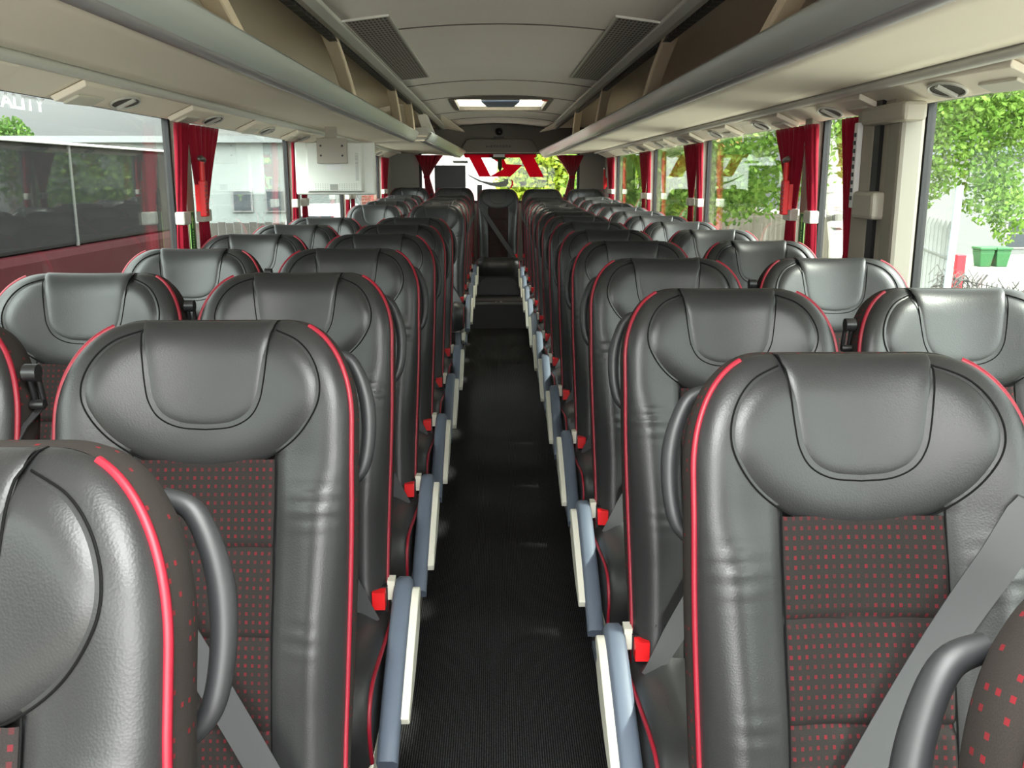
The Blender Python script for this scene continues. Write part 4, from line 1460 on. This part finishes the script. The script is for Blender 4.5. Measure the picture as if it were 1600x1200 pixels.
tree('dark low tree beyond the fence past the right windows', (c2[0], c2[1], GZ),
     [(c2[0], c2[1], 1.5, 1.6, 1.4, 1.1), (c2[0] - 1.2, c2[1] + 0.5, 1.1, 1.0, 1.0, 0.8), (c2[0] + 0.8, c2[1], 0.6, 1.0, 1.0, 0.9)],
     5000, 0.10, LEAFC, [(c2[0], c2[1], GZ), (c2[0], c2[1], 1.0), (c2[0] + 0.1, c2[1], 2.0)], 0.12)

# hedge behind the coach
hd = link('hedge', foliage_mesh('hedge', [(1.2, 16.5, 0.6, 1.4, 0.8, 1.9), (0.75, 16.6, 1.2, 0.75, 0.6, 1.3), (2.4, 16.8, 1.0, 1.2, 0.8, 2.0), (1.5, 16.8, 1.9, 1.3, 0.7, 0.9), (1.0, 16.5, 1.5, 1.0, 0.6, 0.7)], 34000, 0.055, LEAFB))
tag(hd, 'bright yellow green hedge seen through the rear window', 'hedge', kind='thing')
# pale building behind, left
WALLW = mat('white_render', (0.12, 0.12, 0.115), 0.8)
WINDK = mat('dark_window', (0.03, 0.035, 0.04), 0.15)
REDBR = mat('orange_brick', srgb(214, 150, 92), 0.85)
def brick(name, c1, c2, mortar, scale):
    m = mat(name, c1, 0.85)
    tc = nd(m, 'ShaderNodeTexCoord')
    b = nd(m, 'ShaderNodeTexBrick')
    b.inputs['Color1'].default_value = (*c1, 1); b.inputs['Color2'].default_value = (*c2, 1); b.inputs['Mortar'].default_value = (*mortar, 1)
    b.inputs['Scale'].default_value = scale
    mp = nd(m, 'ShaderNodeMapping'); mp.inputs['Rotation'].default_value = (PI / 2, 0, 0)
    lk(m, tc.outputs['Object'], mp.inputs[0]); lk(m, mp.outputs[0], b.inputs['Vector'])
    lk(m, b.outputs['Color'], m.node_tree.nodes['Principled BSDF'].inputs['Base Color'])
    return m
BRICKO = brick('orange_brick_wall', srgb(178, 118, 66), srgb(164, 104, 56), srgb(170, 146, 110), 3.0)
BRICKR = brick('red_brick_wall', srgb(140, 74, 60), srgb(116, 60, 50), srgb(150, 130, 115), 3.5)
wb = empty('white_building', (-4, 28, GZ))
tag(wb, 'white rendered building seen through the left of the rear window', 'building')
part('wall', MB().box(-9, 0.1, 28, 34, GZ, 3.6), WALLW, wb)
part('roof', MB().box(-9.2, 0.2, 27.8, 34.2, 3.6, 3.8), GREYW, wb)

# white building to the right with a window, green bins
q0 = at(1470, 400, 33)
bw = empty('white_building', (q0[0] + 4, 34, GZ))
tag(bw, 'white building with dark window beyond the front right window', 'building')
part('wall', MB().box(q0[0] - 1.5, q0[0] + 14, 33.0, 38, GZ, 2.2), WALLW, bw)
p1, p2 = at(1580, 340, 32.5), at(1625, 390, 32.5)
wf = part('window_frame', MB().box(p1[0], p2[0], 32.94, 32.998, p2[2], p1[2]), GREYW, bw)
m = MB().box(p1[0] + 0.06, p2[0] - 0.06, 32.90, 32.945, p2[2] + 0.06, (p1[2] + p2[2]) / 2 - 0.03).box(p1[0] + 0.06, p2[0] - 0.06, 32.90, 32.945, (p1[2] + p2[2]) / 2 + 0.03, p1[2] - 0.06)
rel(m, bw).build('pane', WINDK, wf, False)
part('roof', MB().box(q0[0] - 1.8, q0[0] + 14.3, 32.7, 38.3, 2.2, 2.5), mat('roof_slate', (0.08, 0.09, 0.11), 0.6), bw)
GREENBIN = mat('green_bin_plastic', srgb(36, 84, 44), 0.5)
for k, (xx, lb) in enumerate(((1540, 'left'), (1566, 'right'))):
    b = at(xx, 418, 28.5)
    b0 = empty('wheelie_bin', (b[0], b[1], GZ))
    tag(b0, 'green wheelie bin by the white building, the %s one of two' % lb, 'bin', 'green bins')
    x_, y_ = b[0], b[1]
    part('body', MB().hexa([(x_ - 0.16, y_ - 0.2, GZ), (x_ + 0.16, y_ - 0.2, GZ), (x_ + 0.16, y_ + 0.2, GZ), (x_ - 0.16, y_ + 0.2, GZ), (x_ - 0.22, y_ - 0.26, GZ + 0.45), (x_ + 0.22, y_ - 0.26, GZ + 0.45), (x_ + 0.22, y_ + 0.26, GZ + 0.45), (x_ - 0.22, y_ + 0.26, GZ + 0.45)]).box(x_ - 0.22, x_ + 0.22, y_ - 0.26, y_ + 0.26, GZ + 0.45, GZ + 0.52), GREENBIN, b0, 0.02)
    part('lid', MB().box(x_ - 0.25, x_ + 0.25, y_ - 0.3, y_ + 0.28, GZ + 0.52, GZ + 0.60), GREENBIN, b0, 0.02)
# red post box like upright and leaning pole, palisade fence
rp = at(1500, 448, 21.5)
rpo = MB().box(rp[0] - 0.11, rp[0] + 0.11, rp[1] - 0.1, rp[1] + 0.1, GZ, GZ + 0.95).build('bollard', mat('red_enamel', srgb(206, 20, 34), 0.4), smooth=False)
tag(bevel(rpo, 0.02), 'red upright post behind the blue grey pole outside front right window', 'post')
pa, pb = at(1482, 470, 8.5), at(1506, 292, 8.5)
pm = MB().tube([(pa[0] - 0.05, pa[1], GZ), pa, pb], 0.032, 12)
po = pm.build('leaning_pole', mat('pale_blue_pole', srgb(150, 170, 182), 0.5))
tag(po, 'leaning pale blue grey pole outside the front right window', 'pole')
fe = empty('palisade_fence', (*at(1440, 400, 10.5)[:2], GZ))
tag(fe, 'pale palisade fence outside the front right window', 'fence')
GALV = mat('galvanised_steel', (0.20, 0.21, 0.205), 0.55, 0.2)
pal = MB()
f0, f1 = np.array(at(1425, 400, 12.0)[:2]), np.array(at(1492, 400, 9.6)[:2])
for k in range(12):
    c = f0 + (f1 - f0) * k / 11
    m = MB().prism([(c[0] - 0.026, GZ), (c[0] + 0.026, GZ), (c[0] + 0.026, 0.93), (c[0], 1.0), (c[0] - 0.026, 0.93)], 1, c[1] - 0.006, c[1] + 0.006)
    part('pale', m, GALV, fe)
for z in (-0.8, 0.62):
    a, b = f0, f1
    part('rail', MB().tube([(a[0], a[1] + 0.03, z), (b[0], b[1] + 0.03, z)], 0.022, 8), mat('fence_rail_grey', (0.2, 0.21, 0.21), 0.5), fe, smooth=True)
wm = MB()
g0, g1 = np.array(at(1470, 430, 9.0)[:2]), np.array(at(1680, 430, 7.0)[:2])
for k in range(26):
    c = g0 + (g1 - g0) * k / 25
    wm.tube([(c[0], c[1], GZ), (c[0], c[1], 0.55)], 0.006, 5)
for z in (-0.6, -0.1, 0.2, 0.52):
    wm.tube([(g0[0], g0[1], z), (g1[0], g1[1], z)], 0.006, 5)
for k in range(120):
    c = g0 + (g1 - g0) * rng.random()
    z0_ = 0.25 + 0.3 * rng.random()
    wm.tube([(c[0] - 0.12, c[1], z0_), (c[0] - 0.03, c[1] + 0.03, z0_ + 0.10 * rng.random()), (c[0] + 0.06, c[1], z0_ - 0.06), (c[0] + 0.14, c[1], z0_ + 0.05)], 0.005, 4)
wo = wm.build('wire_fence', mat('wire_grey', (0.05, 0.047, 0.044), 0.6))
tag(wo, 'tangled wire mesh fence below the trees outside the front right window', 'fence')

# timber fence along the yard, seen under the birch
TIMB = vary(mat('weathered_timber', srgb(112, 104, 92), 0.85), srgb(92, 86, 78), srgb(134, 124, 108), 6, (6, 6, 0.4))
tf = empty('timber_fence', (7, 16, GZ))
tag(tf, 'grey weathered timber fence under the trees past the right windows', 'fence')
h0, h1 = np.array(at(1110, 345, 20)[:2]), np.array(at(1345, 345, 14.2)[:2])
nb = 60
bm = MB()
ang = math.atan2(h1[1] - h0[1], h1[0] - h0[0])
for k in range(nb):
    c0 = h0 + (h1 - h0) * k / nb
    c1_ = h0 + (h1 - h0) * (k + 0.93) / nb
    zt_ = 0.80 + 0.02 * (k % 2)
    off = 0.015 * (k % 2)
    bm.hexa([(c0[0], c0[1] + off, GZ), (c1_[0], c1_[1] + off, GZ), (c1_[0], c1_[1] + off + 0.02, GZ), (c0[0], c0[1] + off + 0.02, GZ), (c0[0], c0[1] + off, zt_), (c1_[0], c1_[1] + off, zt_), (c1_[0], c1_[1] + off + 0.02, zt_), (c0[0], c0[1] + off + 0.02, zt_)])
part('board_panel', bm, TIMB, tf)
for k in range(4):
    c = h0 + (h1 - h0) * (k + 0.5) / 4
    part('post', MB().box(c[0] - 0.05, c[0] + 0.05, c[1] + 0.05, c[1] + 0.15, GZ, 0.9), TIMB, tf)
# orange brick building and low white building further back on the right
ob = empty('brick_building', (10, 42, GZ))
tag(ob, 'orange brick building with white gable trim past the right windows', 'building')
b0_, b1_ = at(1035, 200, 40), at(1165, 290, 40)
part('wall', MB().box(b0_[0] - 0.5, b1_[0], 41, 47, GZ, 4.4), BRICKO, ob)
part('window', MB().box(at(1052, 240, 40)[0], at(1060, 240, 40)[0], 40.95, 41.0, 1.5, 3.6), WALLW, ob)
part('gable_trim', MB().box(at(1158, 240, 40)[0], at(1166, 240, 40)[0], 40.9, 41.0, 1.6, 4.4), WALLW, ob)
part('roof', MB().box(b0_[0] - 0.8, b1_[0] + 0.3, 40.7, 47.3, 4.4, 4.7), mat('brown_roof', srgb(120, 78, 40), 0.8), ob)
lb = empty('low_building', (8, 36, GZ))
tag(lb, 'low white building with dark eaves past the rear right windows', 'building')
l0, l1 = at(975, 300, 35), at(1120, 300, 35)
part('wall', MB().box(l0[0] - 6, l1[0], 36, 40.6, GZ, 0.95), WALLW, lb)
part('roof', MB().box(l0[0] - 6.2, l1[0] + 0.2, 35.8, 40.8, 0.95, 1.12), mat('dark_eaves', (0.07, 0.08, 0.09), 0.6), lb)
part('window', MB().box(at(960, 290, 35)[0], at(990, 290, 35)[0], 35.95, 36.0, -0.3, 0.6), WINDK, lb)
gb = empty('grey_building', (8, 26, GZ))
tag(gb, 'tall grey panelled building outside the rear right windows', 'building')
g0_, g1_ = at(935, 300, 26), at(1012, 300, 26)
part('wall', MB().box(g0_[0], g1_[0], 26.5, 30, GZ, 5.5), mat('grey_cladding', srgb(150, 158, 162), 0.6), gb)
part('window', MB().box(at(985, 290, 26)[0], at(1006, 290, 26)[0], 26.44, 26.5, 1.35, 2.6), WINDK, gb)

# left side: parked coach close by, white van, grey units, brick wall
nc = empty('parked_coach', (-4.4, 4, GZ))
tag(nc, 'dark windowed coach parked alongside, outside the left windows', 'coach')
NB_X = -3.1
part('body', MB().box(NB_X - 2.5, NB_X, -4.0, 9.2, GZ + 0.35, 0.96), mat('maroon_paint', srgb(40, 5, 10), 0.6, spec=0.1), nc, 0.06)
part('window_band', MB().box(NB_X - 2.46, NB_X - 0.03, -3.95, 9.15, 0.96, 1.682), mat('dark_coach_glass', (0.010, 0.010, 0.011), 0.45, spec=0.05), nc, 0.03)
part('roof', MB().box(NB_X - 2.5, NB_X, -4.0, 9.2, 1.682, 1.70), WHITE, nc, 0.02)
for y in (-2, 1.2, 4.2, 7.0):
    part('window_post', MB().box(NB_X - 0.035, NB_X - 0.022, y, y + 0.03, 0.96, 1.68), mat('coach_post', (0.06, 0.06, 0.06), 0.4), nc)
for k, y in enumerate((-1.5, 2.5, 6.5)):
    part('wheel', MB().tube([(NB_X - 0.25, y, GZ + 0.45), (NB_X + 0.0, y, GZ + 0.45)], 0.45, 24), BLACKP, nc, smooth=True)

vn = empty('white_van', (-3.3, 18, GZ))
tag(vn, 'white van parked beyond the dark coach, seen below the television', 'van')
part('body', MB().prism([(-4.0, GZ + 0.35), (-4.0, 0.25), (-3.85, 0.92), (-2.85, 0.92), (-2.7, 0.25), (-2.7, GZ + 0.35)], 1, 17.4, 19.6), mat('van_white', (0.5, 0.5, 0.5), 0.4), vn, 0.06)
part('rear_window', MB().box(-3.7, -3.0, 17.38, 17.41, 0.30, 0.75), WINDK, vn)
for x in (-3.85, -2.95):
    part('wheel', MB().tube([(x, 17.9, GZ + 0.34), (x + 0.12, 17.9, GZ + 0.34)], 0.34, 20), BLACKP, vn, smooth=True)
gu = empty('grey_unit', (-8, 24, GZ))
tag(gu, 'pale grey clad unit with two dark windows beyond the left windows', 'building')
part('wall', MB().box(-16, -3.2, 23, 23.4, GZ, 2.25), mat('pale_cladding', srgb(104, 109, 107), 0.7), gu)
for xa in (-6.35, -5.55):
    wf_ = part('window_frame', MB().box(xa - 0.05, xa + 0.45, 22.94, 23.0, 0.62, 1.16), mat('dull_frame', (0.12, 0.12, 0.12), 0.6), gu)
    rel(MB().box(xa, xa + 0.40, 22.92, 22.945, 0.67, 1.11), gu).build('pane', WINDK, wf_, False)
part('roof', MB().box(-16.2, -3.0, 22.8, 24.2, 2.25, 2.40), mat('dark_roof', (0.12, 0.13, 0.13), 0.6), gu)
df = MB()
for k in range(60):
    xx = -13 + k * 0.165
    df.box(xx, xx + 0.15, 20.0, 20.03, GZ, 0.50 + 0.02 * (k % 2))
dfo = df.build('dark_fence', vary(mat('dark_timber', srgb(50, 46, 42), 0.9), srgb(42, 39, 36), srgb(60, 55, 50), 5, (4, 4, 0.4)), smooth=False)
tag(dfo, 'dark timber fence below the grey unit, outside the left windows', 'fence')
bwl = MB().box(-3.0, -1.6, 21.0, 21.4, GZ, 1.05).build('brick_wall', BRICKR, smooth=False)
tag(bwl, 'low red brick garden wall seen below the television', 'wall', kind='structure')
lt_ = at(20, 190, 38)
tree('dark distant tree above the parked coach roof, far left', (lt_[0], lt_[1], GZ), [(lt_[0], lt_[1], 2.75, 1.0, 1.0, 1.1), (lt_[0] - 1.2, lt_[1], 2.4, 1.2, 1, 1)], 4000, 0.10, LEAFC, [(lt_[0], lt_[1], GZ), (lt_[0], lt_[1], 3.2)], 0.15)

# ------------------------------------------------------------------ window lettering placed on the left front pane
# sits on the inside face of the pane of the first full left window, read from the aisle
lt.rotation_euler = (PI / 2, 0, PI / 2)
lt.location = (-1.2435, 2.525, CAMZ + 0.170)
lt.scale = (1.75, 1, 1)

# ------------------------------------------------------------------ light
SKY_BASE, SKY_AHEAD, SKY_ABOVE = 0.19, 5.0, 3.4
w = bpy.data.worlds.new('overcast_sky')
scene.world = w
w.use_nodes = True
nt = w.node_tree
bg = nt.nodes['Background']
tc = nt.nodes.new('ShaderNodeTexCoord')
sp = nt.nodes.new('ShaderNodeSeparateXYZ')
nt.links.new(tc.outputs['Generated'], sp.inputs[0])
def wmath(op, a, b):
    n = nt.nodes.new('ShaderNodeMath')
    n.operation = op
    for i, v in enumerate((a, b)):
        if isinstance(v, (int, float)):
            n.inputs[i].default_value = v
        else:
            nt.links.new(v, n.inputs[i])
    return n.outputs[0]
# sky brightened ahead (behind the camera) and overhead to light the interior, dim elsewhere
ahead = wmath('MAXIMUM', wmath('MULTIPLY', sp.outputs[1], -1.0), 0.0)
bg.inputs[0].default_value = (0.97, 0.98, 0.97, 1)
above = wmath('POWER', wmath('MAXIMUM', sp.outputs[2], 0.0), 1.3)
lift = wmath('ADD', wmath('MULTIPLY', wmath('MAXIMUM', sp.outputs[2], 0.0), 2.6), 0.25)
nt.links.new(wmath('ADD', wmath('ADD', wmath('MULTIPLY', wmath('MULTIPLY', wmath('POWER', ahead, 1.5), lift), SKY_AHEAD), wmath('MULTIPLY', above, SKY_ABOVE)), SKY_BASE), bg.inputs[1])

sun = bpy.data.lights.new('sun', 'SUN')
sun.energy = 3.6
sun.angle = math.radians(4)
sun.color = (1.0, 0.95, 0.86)
so = bpy.data.objects.new('sun', sun)
COL.objects.link(so)
dv = Vector((-0.70, 0.10, -0.72))
so.rotation_euler = dv.to_track_quat('-Z', 'Y').to_euler()

# ------------------------------------------------------------------ camera
cam = bpy.data.cameras.new('camera')
cam.sensor_width = 36
cam.lens = 1450 / 1600 * 36
cam.clip_start = 0.05
co = bpy.data.objects.new('camera', cam)
COL.objects.link(co)
co.location = (-0.02, 0, CAMZ)
co.rotation_euler = (math.radians(90) - math.atan(324 / 1450), 0, -math.atan(25 * 0.976 / 1450))
scene.camera = co
scene.view_settings.view_transform = 'Standard'
scene.view_settings.look = 'None'
scene.view_settings.gamma = 1
scene.view_settings.exposure = 2.35
scene.cycles.use_denoising = True
scene.cycles.max_bounces = 10
scene.cycles.diffuse_bounces = 6
scene.cycles.glossy_bounces = 4
scene.cycles.transparent_max_bounces = 16
scene.cycles.sample_clamp_indirect = 8
